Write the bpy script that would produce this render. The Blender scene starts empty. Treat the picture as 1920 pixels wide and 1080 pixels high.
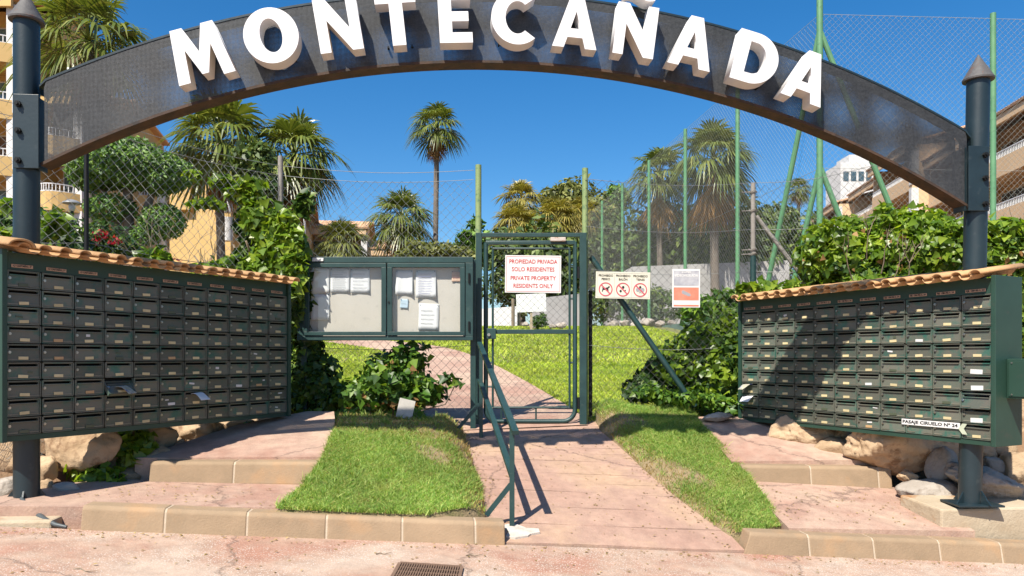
import bpy, bmesh, math, random
import numpy as np
from mathutils import Vector, Matrix, Euler

S = bpy.context.scene
COL = S.collection
RNG = np.random.default_rng(11)
random.seed(11)
R = math.radians
PI = math.pi

# ------------------------------------------------------------------ camera, sky, sun, exposure
EYE = 1.10          # metres above the datum (the road lies about 0.17 m below it)
FPX = 1400.0        # focal length in pixels of a 1920 px wide picture
HORIZ = 670.0       # image row of the eye level (shifted lens, verticals stay upright)
cd = bpy.data.cameras.new("camera")
cam = bpy.data.objects.new("camera", cd); COL.objects.link(cam)
cam.location = (0, 0, EYE); cam.rotation_euler = (R(90), 0, 0)
cd.sensor_width = 36.0; cd.lens = 36.0 * FPX / 1920.0
cd.shift_y = (HORIZ - 540.0) / 1920.0
cd.clip_start = 0.05; cd.clip_end = 3000
S.camera = cam

SUN_TO = Vector((-0.244, -0.435, 0.640)).normalized()
W = bpy.data.worlds.new("World"); S.world = W; W.use_nodes = True
wn = W.node_tree.nodes; wl = W.node_tree.links
sky = wn.new("ShaderNodeTexSky"); sky.sky_type = 'NISHITA'; sky.sun_disc = False
sky.sun_elevation = math.asin(SUN_TO.z)
sky.sun_rotation = math.atan2(SUN_TO.x, SUN_TO.y)
sky.air_density = 1.0; sky.dust_density = 0.9; sky.ozone_density = 4.0; sky.altitude = 50
hs = wn.new("ShaderNodeHueSaturation"); hs.inputs['Saturation'].default_value = 1.36; hs.inputs['Hue'].default_value = 0.500
wl.new(sky.outputs[0], hs.inputs['Color'])
wl.new(hs.outputs[0], wn['Background'].inputs['Color'])
wn['Background'].inputs['Strength'].default_value = 0.088
sd = bpy.data.lights.new("sun", 'SUN'); sd.energy = 5.0; sd.angle = R(0.53); sd.color = (1.0, 0.93, 0.82)
sun = bpy.data.objects.new("sun", sd); COL.objects.link(sun)
sun.rotation_euler = (-SUN_TO).to_track_quat('-Z', 'Y').to_euler(); sun.location = (-8, -12, 20)

S.view_settings.view_transform = 'Standard'; S.view_settings.look = 'None'
S.view_settings.exposure = 0.85; S.view_settings.gamma = 1.0
S.view_settings.use_curve_mapping = False
S.cycles.use_denoising = True
try:
    S.cycles.denoiser = 'OPENIMAGEDENOISE'; S.cycles.denoising_prefilter = 'ACCURATE'
    S.cycles.denoising_input_passes = 'RGB_ALBEDO_NORMAL'
except Exception: pass
S.cycles.max_bounces = 6; S.cycles.diffuse_bounces = 3; S.cycles.glossy_bounces = 3
S.cycles.transparent_max_bounces = 24; S.cycles.transmission_bounces = 4
S.cycles.caustics_reflective = False; S.cycles.caustics_refractive = False
S.cycles.sample_clamp_indirect = 6.0

# ------------------------------------------------------------------ helpers
def at(px, py, Y):
    return Vector(((px - 960.0) / FPX * Y, Y, EYE + (HORIZ - py) / FPX * Y))

def hit(px, py, zf, y0=2.0, y1=80.0):
    """point where the sight line through a pixel of the photo meets the surface zf(x, y)"""
    kx = (px - 960.0) / FPX; kz = (HORIZ - py) / FPX
    f = lambda y: EYE + kz * y - zf(kx * y, y)
    prev = y0
    y = y0
    while y < y1:
        y += 0.05
        if f(y) <= 0:
            lo, hi = prev, y
            for _ in range(30):
                m = (lo + hi) / 2
                if f(m) <= 0: hi = m
                else: lo = m
            return Vector((kx * hi, hi, zf(kx * hi, hi)))
        prev = y
    return Vector((kx * y1, y1, zf(kx * y1, y1)))

def sstep(a, b, x):
    t = min(1.0, max(0.0, (x - a) / (b - a))); return t * t * (3 - 2 * t)

def props(o, label=None, cat=None, group=None, kind=None):
    if label: o["label"] = label
    if cat: o["category"] = cat
    if group: o["group"] = group
    if kind: o["kind"] = kind
    return o

def empty(name, loc=(0, 0, 0), rz=0.0, label=None, cat=None, group=None, kind=None):
    o = bpy.data.objects.new(name, None); COL.objects.link(o)
    o.empty_display_size = 0.1
    o.location = loc; o.rotation_euler = (0, 0, rz)
    return props(o, label, cat, group, kind)

def wmat(o):
    m = Matrix.LocRotScale(o.location, o.rotation_euler, o.scale)
    return wmat(o.parent) @ m if o.parent else m

def link(name, me, parent=None, loc=(0, 0, 0), rot=(0, 0, 0), scale=(1, 1, 1), **kw):
    o = bpy.data.objects.new(name, me); COL.objects.link(o)
    o.parent = parent; o.location = loc; o.rotation_euler = rot; o.scale = scale
    return props(o, **kw)

def fast_mesh(name, V, F, mat=None, smooth=False):
    """V (n,3) array, F (m,k) array of faces with a constant number of corners"""
    V = np.asarray(V, dtype=np.float32); F = np.asarray(F, dtype=np.int32)
    me = bpy.data.meshes.new(name)
    m, k = F.shape
    me.vertices.add(len(V)); me.vertices.foreach_set("co", V.ravel())
    me.loops.add(m * k); me.loops.foreach_set("vertex_index", F.ravel())
    me.polygons.add(m); me.polygons.foreach_set("loop_start", np.arange(0, m * k, k, dtype=np.int32))
    try: me.polygons.foreach_set("loop_total", np.full(m, k, dtype=np.int32))
    except Exception: pass
    if smooth: me.polygons.foreach_set("use_smooth", np.ones(m, dtype=bool))
    me.update(calc_edges=True)
    if mat: me.materials.append(mat)
    return me

class MB:
    def __init__(s): s.v = []; s.f = []
    def add(s, vs, fs):
        b = len(s.v); s.v += [tuple(v) for v in vs]; s.f += [tuple(i + b for i in f) for f in fs]; return s
    def box(s, c, d, rot=None):
        x, y, z = d[0] / 2, d[1] / 2, d[2] / 2
        vs = [Vector(p) for p in ((-x,-y,-z),(x,-y,-z),(x,y,-z),(-x,y,-z),(-x,-y,z),(x,-y,z),(x,y,z),(-x,y,z))]
        if rot is not None: vs = [rot @ v for v in vs]
        c = Vector(c)
        return s.add([v + c for v in vs], [(0,3,2,1),(4,5,6,7),(0,1,5,4),(1,2,6,5),(2,3,7,6),(3,0,4,7)])
    def bbox(s, c, d, b, rot=None):
        """box with bevelled edges"""
        bm = bmesh.new(); bmesh.ops.create_cube(bm, size=1.0)
        for v in bm.verts: v.co = Vector((v.co.x * d[0], v.co.y * d[1], v.co.z * d[2]))
        bmesh.ops.bevel(bm, geom=list(bm.edges), offset=b, segments=2, affect='EDGES', profile=0.6)
        c = Vector(c)
        vs = [(rot @ v.co if rot is not None else v.co) + c for v in bm.verts]
        fs = [[v.index for v in f.verts] for f in bm.faces]
        bm.free(); return s.add(vs, fs)
    def beam(s, a, b, w, h, up=(0, 0, 1)):
        a = Vector(a); b = Vector(b); d = (b - a); L = d.length; d = d.normalized()
        up = Vector(up); x = d.cross(up)
        if x.length < 1e-4: x = d.cross(Vector((0, 1, 0)))
        x.normalize(); z = x.cross(d).normalized()
        m = Matrix((x, d, z)).transposed()
        return s.box((a + b) / 2, (w, L, h), m)
    def tube(s, pts, r, seg=8, caps=True):
        pts = [Vector(p) for p in pts]; n = len(pts)
        rr = r if isinstance(r, (list, tuple)) else [r] * n
        b = len(s.v); vs = []
        prevx = None
        for i, p in enumerate(pts):
            d = (pts[min(i + 1, n - 1)] - pts[max(i - 1, 0)])
            if d.length < 1e-9: d = Vector((0, 0, 1))
            d.normalize()
            if prevx is None:
                x = d.cross(Vector((0, 0, 1)))
                if x.length < 1e-3: x = d.cross(Vector((0, 1, 0)))
            else: x = prevx - d * prevx.dot(d)
            x.normalize(); prevx = x; y = d.cross(x)
            for k in range(seg):
                a = 2 * PI * k / seg
                vs.append(p + (x * math.cos(a) + y * math.sin(a)) * rr[i])
        fs = []
        for i in range(n - 1):
            for k in range(seg):
                k2 = (k + 1) % seg
                fs.append((i*seg+k, i*seg+k2, (i+1)*seg+k2, (i+1)*seg+k))
        if caps:
            fs.append(tuple(range(seg))[::-1]); fs.append(tuple((n-1)*seg + k for k in range(seg)))
        return s.add(vs, fs)
    def lathe(s, c, prof, seg=24):
        """profile of (radius, z) turned round the vertical axis at c"""
        c = Vector(c); vs = []; fs = []
        for r, z in prof:
            for k in range(seg):
                a = 2 * PI * k / seg; vs.append(c + Vector((r * math.cos(a), r * math.sin(a), z)))
        for i in range(len(prof) - 1):
            for k in range(seg):
                k2 = (k + 1) % seg; fs.append((i*seg+k, i*seg+k2, (i+1)*seg+k2, (i+1)*seg+k))
        fs.append(tuple(range(seg))[::-1]); fs.append(tuple((len(prof)-1)*seg + k for k in range(seg)))
        return s.add(vs, fs)
    def prism(s, top, depth):
        """top: list of 3D points (counter-clockwise from above); skirt down by depth"""
        n = len(top); top = [Vector(p) for p in top]
        vs = top + [p - Vector((0, 0, depth)) for p in top]
        fs = [tuple(range(n)), tuple(range(n, 2*n))[::-1]]
        for i in range(n):
            j = (i + 1) % n; fs.append((i, n + i, n + j, j))
        return s.add(vs, fs)
    def build(s, name, mat, parent=None, world=True, smooth=False, **kw):
        off = Vector((0, 0, 0)); vs = s.v
        if parent is not None and world:
            mi = wmat(parent).inverted(); vs = [tuple(mi @ Vector(v)) for v in vs]
        me = bpy.data.meshes.new(name); me.from_pydata(vs, [], s.f)
        bm = bmesh.new(); bm.from_mesh(me); bmesh.ops.recalc_face_normals(bm, faces=bm.faces); bm.to_mesh(me); bm.free()
        if smooth:
            for p in me.polygons: p.use_smooth = True
        if mat: me.materials.append(mat)
        me.update()
        o = bpy.data.objects.new(name, me); COL.objects.link(o); o.parent = parent
        return props(o, **kw)
    def mesh(s, name, mat, smooth=False):
        me = bpy.data.meshes.new(name); me.from_pydata(s.v, [], s.f)
        bm = bmesh.new(); bm.from_mesh(me); bmesh.ops.recalc_face_normals(bm, faces=bm.faces); bm.to_mesh(me); bm.free()
        if smooth:
            for p in me.polygons: p.use_smooth = True
        if mat: me.materials.append(mat)
        return me

def smooth_by_angle(o, deg=35):
    me = o.data
    for p in me.polygons: p.use_smooth = True
    try: me.set_sharp_from_angle(angle=R(deg))
    except Exception: pass
    return o

# ------------------------------------------------------------------ materials
MATS = {}
def nodes(name):
    m = bpy.data.materials.new(name); m.use_nodes = True; MATS[name] = m
    nt = m.node_tree; return m, nt.nodes, nt.links, nt.nodes['Principled BSDF']

def ramp(N, stops, interp='LINEAR'):
    r = N.new("ShaderNodeValToRGB"); e = r.color_ramp.elements; r.color_ramp.interpolation = interp
    while len(e) < len(stops): e.new(0.5)
    for i, (p, c) in enumerate(stops):
        e[i].position = p; e[i].color = (c[0], c[1], c[2], 1) if not isinstance(c, float) else (c, c, c, 1)
    return r

def noise(N, L, vec, scale, detail=5, rough=0.6, dist=0.0):
    t = N.new("ShaderNodeTexNoise"); t.inputs['Scale'].default_value = scale
    t.inputs['Detail'].default_value = detail; t.inputs['Roughness'].default_value = rough
    t.inputs['Distortion'].default_value = dist
    L.new(vec, t.inputs['Vector']); return t

def mixc(N, L, fac, a, b, mode='MIX'):
    m = N.new("ShaderNodeMix"); m.data_type = 'RGBA'; m.blend_type = mode
    for sock, v in ((m.inputs[0], fac), (m.inputs[6], a), (m.inputs[7], b)):
        if isinstance(v, (int, float)): sock.default_value = v
        elif isinstance(v, tuple): sock.default_value = (v[0], v[1], v[2], 1)
        else: L.new(v, sock)
    return m.outputs[2]

ALB = 0.78       # all pigments below were noted slightly too bright
def surf(name, c1, c2, scale=3.0, rough=0.6, metal=0.0, bump=0.0, bscale=None, c3=None, s3=20.0, t3=(0.55, 0.7), rnd=0.0, coord='Object', spec=None, dist=0.0):
    """two-tone noise colour, optional third colour in spots (stain, speckle), optional bump"""
    m, N, L, B = nodes(name)
    c1, c2 = tuple(c*ALB for c in c1), tuple(c*ALB for c in c2)
    if c3 is not None: c3 = tuple(c*ALB for c in c3)
    tc = N.new("ShaderNodeTexCoord"); vec = tc.outputs[coord]
    if rnd:
        oi = N.new("ShaderNodeObjectInfo"); va = N.new("ShaderNodeVectorMath"); va.operation = 'ADD'
        sc = N.new("ShaderNodeVectorMath"); sc.operation = 'SCALE'; sc.inputs['Scale'].default_value = 37.0
        cb = N.new("ShaderNodeCombineXYZ"); L.new(oi.outputs['Random'], cb.inputs[0]); L.new(oi.outputs['Random'], cb.inputs[2])
        L.new(cb.outputs[0], sc.inputs[0]); L.new(vec, va.inputs[0]); L.new(sc.outputs[0], va.inputs[1]); vec = va.outputs[0]
    n1 = noise(N, L, vec, scale, 6, 0.62, dist)
    r1 = ramp(N, [(0.3, c1), (0.7, c2)]); L.new(n1.outputs[0], r1.inputs[0]); col = r1.outputs[0]
    if c3 is not None:
        n3 = noise(N, L, vec, s3, 4, 0.6); r3 = ramp(N, [(t3[0], 0.0), (t3[1], 1.0)]); L.new(n3.outputs[0], r3.inputs[0])
        col = mixc(N, L, r3.outputs[0], col, c3)
    if rnd:
        h = N.new("ShaderNodeHueSaturation"); mr = N.new("ShaderNodeMapRange")
        mr.inputs['To Min'].default_value = 1 - rnd; mr.inputs['To Max'].default_value = 1 + rnd
        L.new(oi.outputs['Random'], mr.inputs['Value']); L.new(mr.outputs[0], h.inputs['Value']); L.new(col, h.inputs['Color']); col = h.outputs[0]
    L.new(col, B.inputs['Base Color'])
    B.inputs['Roughness'].default_value = rough; B.inputs['Metallic'].default_value = metal
    if spec is not None: B.inputs['Specular IOR Level'].default_value = spec
    if bump:
        nb = noise(N, L, vec, bscale or scale * 6, 5, 0.65)
        b = N.new("ShaderNodeBump"); b.inputs['Strength'].default_value = bump; b.inputs['Distance'].default_value = 0.02
        L.new(nb.outputs[0], b.inputs['Height']); L.new(b.outputs[0], B.inputs['Normal'])
    return m

def leaf_mat(name, dark, mid, light, rough=0.45, trans=0.35, spec=0.5, tint=(1.0, 1.0, 0.45), patch=None):
    m, N, L, B = nodes(name)
    g = N.new("ShaderNodeNewGeometry")
    r = ramp(N, [(0.0, dark), (0.55, mid), (1.0, light)]); L.new(g.outputs['Random Per Island'], r.inputs[0])
    tc = N.new("ShaderNodeTexCoord"); n = noise(N, L, tc.outputs['Object'], 1.3, 3, 0.5)
    rv = ramp(N, [(0.3, 0.80), (0.7, 1.32)]); L.new(n.outputs[0], rv.inputs[0])
    col = mixc(N, L, 1.0, r.outputs[0], rv.outputs[0], 'MULTIPLY')
    if patch is not None:
        n2 = noise(N, L, tc.outputs['Object'], 1.5, 7, 0.75); rp = ramp(N, [(0.50, 0.0), (0.68, 0.75)]); L.new(n2.outputs[0], rp.inputs[0])
        col = mixc(N, L, rp.outputs[0], col, patch)
    L.new(col, B.inputs['Base Color']); B.inputs['Roughness'].default_value = rough
    B.inputs['Specular IOR Level'].default_value = spec
    t = N.new("ShaderNodeBsdfTranslucent"); tcol = mixc(N, L, 1.0, col, (tint[0]*1.6, tint[1]*1.6, tint[2]*1.6), 'MULTIPLY')
    L.new(tcol, t.inputs[0])
    mx = N.new("ShaderNodeMixShader"); mx.inputs[0].default_value = trans
    L.new(B.outputs[0], mx.inputs[1]); L.new(t.outputs[0], mx.inputs[2])
    L.new(mx.outputs[0], N['Material Output'].inputs['Surface'])
    return m

def plain(name, c, rough=0.5, metal=0.0, spec=None, var=0.1, scale=8.0):
    a = tuple(x * (1 - var) for x in c); b = tuple(min(1, x * (1 + var)) for x in c)
    return surf(name, a, b, scale=scale, rough=rough, metal=metal, spec=spec)

M_GREEN = surf("green_painted_steel", (0.010, 0.040, 0.040), (0.022, 0.066, 0.062), 5, 0.45, c3=(0.05, 0.085, 0.075), s3=26, t3=(0.6, 0.75), bump=0.08, bscale=60)
M_POST = surf("blue_green_post_paint", (0.009, 0.021, 0.027), (0.016, 0.034, 0.042), 3, 0.42, c3=(0.04, 0.055, 0.06), s3=14, t3=(0.60, 0.8), bump=0.06, bscale=40)
M_RUST = surf("rusted_cap_steel", (0.13, 0.125, 0.12), (0.06, 0.06, 0.062), 9, 0.7, c3=(0.17, 0.065, 0.035), s3=9, t3=(0.58, 0.68), bump=0.2, bscale=30)
M_RIM = surf("rusty_rim_steel", (0.035, 0.020, 0.012), (0.085, 0.042, 0.020), 7, 0.75, c3=(0.02, 0.015, 0.012), s3=18, t3=(0.5, 0.7), bump=0.15)
M_WHITE = surf("white_letter_paint", (0.84, 0.84, 0.84), (0.88, 0.88, 0.88), 4, 0.5, c3=(0.70, 0.68, 0.64), s3=7, t3=(0.60, 0.85))
M_BOLT = plain("dark_bolt_steel", (0.02, 0.022, 0.022), 0.5, 0.6)
M_TILE = surf("terracotta_tile", (0.50, 0.27, 0.115), (0.62, 0.38, 0.18), 6, 0.8, c3=(0.34, 0.17, 0.08), s3=14, t3=(0.58, 0.74), bump=0.2, bscale=50, rnd=0.14)
M_CAB = surf("mailbox_cabinet_green", (0.018, 0.056, 0.038), (0.025, 0.070, 0.048), 4, 0.5, c3=(0.045, 0.065, 0.048), s3=12, t3=(0.62, 0.8))
M_DOOR = surf("worn_mailbox_door", (0.158, 0.146, 0.118), (0.112, 0.140, 0.112), 7, 0.32, c3=(0.044, 0.135, 0.104), s3=9, t3=(0.50, 0.66), rnd=0.30, bump=0.03)
M_SLOT = plain("slot_dark", (0.004, 0.004, 0.004), 0.8)
M_GROOVE = surf("tarnished_strip", (0.15, 0.155, 0.12), (0.22, 0.21, 0.16), 20, 0.4, rnd=0.2)
M_PLATE = surf("cream_name_plate", (0.62, 0.52, 0.28), (0.72, 0.62, 0.36), 14, 0.5, rnd=0.15)
M_PLATE_W = plain("white_name_plate", (0.75, 0.75, 0.73), 0.5)
M_PLATE_O = plain("orange_name_plate", (0.55, 0.36, 0.18), 0.5)
M_PLATE_N = plain("empty_name_plate", (0.09, 0.11, 0.07), 0.4)
M_LOCK = plain("lock_metal", (0.55, 0.53, 0.47), 0.3, 0.9)
M_PAPER = surf("white_paper", (0.82, 0.82, 0.82), (0.87, 0.87, 0.87), 5, 0.7)
M_INK = plain("grey_print", (0.36, 0.36, 0.38), 0.8)
M_BLACK = plain("black_print", (0.015, 0.015, 0.015), 0.7)
M_RED = plain("red_print", (0.55, 0.035, 0.04), 0.6)
M_PINKRED = plain("faded_red_print", (0.62, 0.09, 0.13), 0.6)
M_SIGN = surf("white_sign_plate", (0.78, 0.78, 0.76), (0.82, 0.82, 0.80), 3, 0.45)
M_CREAM = surf("cream_sign_plate", (0.76, 0.73, 0.58), (0.80, 0.77, 0.64), 3, 0.5)
M_STRIP = surf("address_strip", (0.55, 0.36, 0.24), (0.62, 0.42, 0.30), 25, 0.6)
M_BOARD = surf("faded_pin_board", (0.60, 0.55, 0.48), (0.66, 0.61, 0.54), 5, 0.85, c3=(0.53, 0.49, 0.44), s3=17, t3=(0.6, 0.75))
M_GALV = surf("galvanised_wire", (0.30, 0.31, 0.30), (0.42, 0.43, 0.41), 12, 0.45, metal=0.5)
M_DWIRE = surf("dull_fence_wire", (0.12, 0.13, 0.12), (0.20, 0.20, 0.18), 12, 0.5, metal=0.3)
M_NET = surf("tennis_mesh_wire", (0.34, 0.38, 0.34), (0.48, 0.50, 0.46), 3, 0.5)
M_POLE = surf("mint_green_pole", (0.10, 0.26, 0.13), (0.15, 0.34, 0.17), 4, 0.45, c3=(0.08, 0.16, 0.09), s3=13, t3=(0.6, 0.75))
M_POLEY = surf("lichen_green_pole", (0.20, 0.30, 0.11), (0.30, 0.38, 0.16), 6, 0.6, c3=(0.10, 0.20, 0.10), s3=16, t3=(0.55, 0.7))
M_GREYP = surf("grey_weathered_pole", (0.22, 0.20, 0.18), (0.34, 0.32, 0.28), 12, 0.8, bump=0.2)
M_KERB = surf("concrete_kerb", (0.30, 0.215, 0.132), (0.39, 0.275, 0.170), 5, 0.9, c3=(0.47, 0.28, 0.14), s3=3.0, t3=(0.56, 0.78), bump=0.25, bscale=70, rnd=0.07)
M_MORTAR = surf("pale_mortar", (0.50, 0.40, 0.29), (0.60, 0.48, 0.35), 20, 0.95, bump=0.3)
M_ROCK = surf("limestone_boulder", (0.40, 0.27, 0.155), (0.60, 0.44, 0.28), 3.0, 0.9, c3=(0.27, 0.165, 0.09), s3=7.0, t3=(0.54, 0.66), bump=0.6, bscale=26, rnd=0.12, dist=0.3)
M_ROCKG = surf("grey_boulder", (0.34, 0.29, 0.24), (0.48, 0.43, 0.37), 3.0, 0.9, c3=(0.24, 0.19, 0.15), s3=7.0, t3=(0.55, 0.68), bump=0.6, bscale=26, rnd=0.12, dist=0.3)
M_EARTH = surf("dry_earth", (0.20, 0.12, 0.065), (0.34, 0.21, 0.12), 3, 0.95, c3=(0.12, 0.085, 0.04), s3=9, t3=(0.5, 0.7), bump=0.8, bscale=30)
M_SOIL = surf("lawn_soil", (0.15, 0.16, 0.055), (0.22, 0.22, 0.075), 4, 0.95, c3=(0.30, 0.22, 0.12), s3=3.5, t3=(0.54, 0.68), bump=0.8, bscale=60)
M_BED = surf("bed_earth", (0.26, 0.20, 0.10), (0.38, 0.28, 0.16), 5, 0.95, c3=(0.18, 0.17, 0.06), s3=6, t3=(0.5, 0.66), bump=0.9, bscale=60)
M_IRON = surf("rusty_drain_iron", (0.16, 0.095, 0.06), (0.24, 0.15, 0.10), 12, 0.8, bump=0.2)
M_BARK = surf("grey_bark", (0.13, 0.10, 0.075), (0.25, 0.20, 0.15), 5, 0.95, bump=0.8, bscale=16)
M_PTRUNK = surf("palm_trunk_bark", (0.15, 0.12, 0.095), (0.24, 0.20, 0.165), 3, 0.95, bump=0.7, bscale=14)
M_OCHRE = surf("ochre_render", (0.66, 0.44, 0.17), (0.73, 0.50, 0.21), 0.6, 0.9, bump=0.1, bscale=30, c3=(0.58, 0.38, 0.14), s3=1.2, t3=(0.55, 0.8))
M_SALMON = surf("salmon_render", (0.76, 0.52, 0.30), (0.82, 0.57, 0.34), 0.6, 0.9, bump=0.1, bscale=30)
M_WRENDER = surf("white_render", (0.72, 0.71, 0.69), (0.78, 0.77, 0.75), 0.8, 0.85)
M_RAIL = plain("white_railing", (0.78, 0.78, 0.78), 0.5)
M_ROOF = surf("far_roof_tile", (0.58, 0.33, 0.18), (0.72, 0.46, 0.28), 3, 0.9, rnd=0.1, bump=0.2)
M_SHADE = surf("balcony_interior", (0.10, 0.075, 0.055), (0.16, 0.12, 0.09), 0.9, 0.9)
M_CURT = surf("brown_curtain", (0.16, 0.10, 0.07), (0.26, 0.17, 0.12), 5, 0.9)
M_GREYWALL = surf("pale_concrete_wall", (0.44, 0.43, 0.41), (0.56, 0.55, 0.53), 0.7, 0.9, c3=(0.34, 0.33, 0.31), s3=1.5, t3=(0.55, 0.75))
M_COURT = surf("green_court_edge", (0.13, 0.20, 0.17), (0.19, 0.27, 0.23), 2, 0.85)
M_CABLE = plain("grey_cable", (0.07, 0.085, 0.09), 0.5)

def glass_mat(name, tint, refl=0.6):
    m, N, L, B = nodes(name)
    tr = N.new("ShaderNodeBsdfTransparent"); tr.inputs[0].default_value = (*tint, 1)
    gl = N.new("ShaderNodeBsdfGlossy"); gl.inputs['Roughness'].default_value = 0.03
    lw = N.new("ShaderNodeLayerWeight"); lw.inputs[0].default_value = 0.5
    pw = N.new("ShaderNodeMath"); pw.operation = 'POWER'; pw.inputs[1].default_value = 5.0; L.new(lw.outputs['Facing'], pw.inputs[0])
    mu = N.new("ShaderNodeMath"); mu.operation = 'MULTIPLY_ADD'; mu.inputs[1].default_value = refl; mu.inputs[2].default_value = 0.035; L.new(pw.outputs[0], mu.inputs[0])
    mx = N.new("ShaderNodeMixShader"); L.new(mu.outputs[0], mx.inputs[0]); L.new(tr.outputs[0], mx.inputs[1]); L.new(gl.outputs[0], mx.inputs[2])
    L.new(mx.outputs[0], N['Material Output'].inputs[0]); return m
M_GLASS = glass_mat("notice_glass", (0.97, 0.98, 0.98), 0.7)
M_WIN = surf("window_glass", (0.05, 0.09, 0.11), (0.10, 0.15, 0.17), 0.7, 0.08, spec=0.8)
M_WINB = surf("bluish_window", (0.12, 0.22, 0.28), (0.20, 0.32, 0.38), 0.5, 0.10, spec=0.9)

def perforated(name, c1, c2, open_amount):
    """sheet steel punched with a fine grid of holes (pitch 8.5 mm)"""
    m, N, L, B = nodes(name)
    tc = N.new("ShaderNodeTexCoord"); vec = tc.outputs['Object']
    n = noise(N, L, vec, 1.6, 5, 0.6); r = ramp(N, [(0.3, c1), (0.7, c2)]); L.new(n.outputs[0], r.inputs[0])
    nf = noise(N, L, vec, 70, 3, 0.7); rf = ramp(N, [(0.3, 0.55), (0.7, 1.5)]); L.new(nf.outputs[0], rf.inputs[0])
    L.new(mixc(N, L, 1.0, r.outputs[0], rf.outputs[0], 'MULTIPLY'), B.inputs['Base Color'])
    B.inputs['Roughness'].default_value = 0.55; B.inputs['Metallic'].default_value = 0.0
    sx = N.new("ShaderNodeSeparateXYZ"); L.new(vec, sx.inputs[0])
    acc = None
    for ax, k in ((0, 0.0), (2, 0.0)):
        mu = N.new("ShaderNodeMath"); mu.operation = 'MULTIPLY'; mu.inputs[1].default_value = 2 * PI / 0.0085; L.new(sx.outputs[ax], mu.inputs[0])
        si = N.new("ShaderNodeMath"); si.operation = 'SINE'; L.new(mu.outputs[0], si.inputs[0])
        if acc is None: acc = si
        else:
            ad = N.new("ShaderNodeMath"); ad.operation = 'ADD'; L.new(acc.outputs[0], ad.inputs[0]); L.new(si.outputs[0], ad.inputs[1]); acc = ad
    gt = N.new("ShaderNodeMath"); gt.operation = 'GREATER_THAN'; gt.inputs[1].default_value = open_amount; L.new(acc.outputs[0], gt.inputs[0])
    tr = N.new("ShaderNodeBsdfTransparent")
    mx = N.new("ShaderNodeMixShader"); L.new(gt.outputs[0], mx.inputs[0]); L.new(B.outputs[0], mx.inputs[1]); L.new(tr.outputs[0], mx.inputs[2])
    L.new(mx.outputs[0], N['Material Output'].inputs[0]); return m
M_PERF = perforated("perforated_steel", (0.023, 0.026, 0.029), (0.046, 0.048, 0.050), 0.62)

def paving_mat(name, base, red, pale, speck, grit=0.5):
    m, N, L, B = nodes(name)
    tc = N.new("ShaderNodeTexCoord"); g = N.new("ShaderNodeNewGeometry"); vec = g.outputs['Position']
    n1 = noise(N, L, vec, 0.9, 7, 0.65, 0.4); r1 = ramp(N, [(0.40, red), (0.50, base), (0.60, pale)]); L.new(n1.outputs[0], r1.inputs[0])
    n2 = noise(N, L, vec, 9, 6, 0.7); r2 = ramp(N, [(0.3, 0.80), (0.7, 1.16)]); L.new(n2.outputs[0], r2.inputs[0])
    col = mixc(N, L, 1.0, r1.outputs[0], r2.outputs[0], 'MULTIPLY')
    v = N.new("ShaderNodeTexVoronoi"); v.inputs['Scale'].default_value = 70; L.new(vec, v.inputs['Vector'])
    rs = ramp(N, [(0.16, 1.0), (0.34, 0.0)]); L.new(v.outputs['Distance'], rs.inputs[0])
    n4 = noise(N, L, vec, 1.7, 5, 0.6); r4 = ramp(N, [(0.38, 0.1), (0.55, grit)]); L.new(n4.outputs[0], r4.inputs[0])
    mu = N.new("ShaderNodeMath"); mu.operation = 'MULTIPLY'; L.new(rs.outputs[0], mu.inputs[0]); L.new(r4.outputs[0], mu.inputs[1])
    col = mixc(N, L, mu.outputs[0], col, speck)
    # dark grime in cracks and small stains
    n5 = noise(N, L, vec, 5.5, 8, 0.75, 0.8); r5 = ramp(N, [(0.66, 0.0), (0.74, 0.55)]); L.new(n5.outputs[0], r5.inputs[0])
    col = mixc(N, L, r5.outputs[0], col, tuple(c * 0.55 for c in base))
    vc = N.new("ShaderNodeTexVoronoi"); vc.feature = 'DISTANCE_TO_EDGE'; vc.inputs['Scale'].default_value = 0.55
    nw = noise(N, L, vec, 2.5, 6, 0.7); wv = mixc(N, L, 0.25, vec, nw.outputs[1]); L.new(wv, vc.inputs['Vector'])
    rc = ramp(N, [(0.0, 0.75), (0.006, 0.0)]); L.new(vc.outputs['Distance'], rc.inputs[0])
    col = mixc(N, L, rc.outputs[0], col, tuple(c * 0.35 for c in base))
    L.new(col, B.inputs['Base Color']); B.inputs['Roughness'].default_value = 0.92
    nb = noise(N, L, vec, 55, 6, 0.7); b = N.new("ShaderNodeBump"); b.inputs['Strength'].default_value = 0.5; b.inputs['Distance'].default_value = 0.012
    L.new(nb.outputs[0], b.inputs['Height']); L.new(b.outputs[0], B.inputs['Normal']); return m
M_ROAD = paving_mat("pink_exposed_aggregate", (0.38, 0.255, 0.185), (0.335, 0.175, 0.120), (0.43, 0.325, 0.25), (0.58, 0.52, 0.46), 1.0)
M_PATH = paving_mat("sandy_pink_concrete", (0.350, 0.225, 0.168), (0.325, 0.200, 0.150), (0.385, 0.255, 0.170), (0.42, 0.32, 0.25), 0.4)
M_PINK = paving_mat("rose_concrete", (0.370, 0.245, 0.185), (0.325, 0.190, 0.140), (0.42, 0.30, 0.22), (0.47, 0.36, 0.29), 0.5)
M_FOOT = surf("rust_stained_concrete", (0.46, 0.36, 0.24), (0.55, 0.46, 0.33), 4, 0.92, c3=(0.40, 0.19, 0.07), s3=3.2, t3=(0.56, 0.70), bump=0.4, bscale=30)

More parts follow.
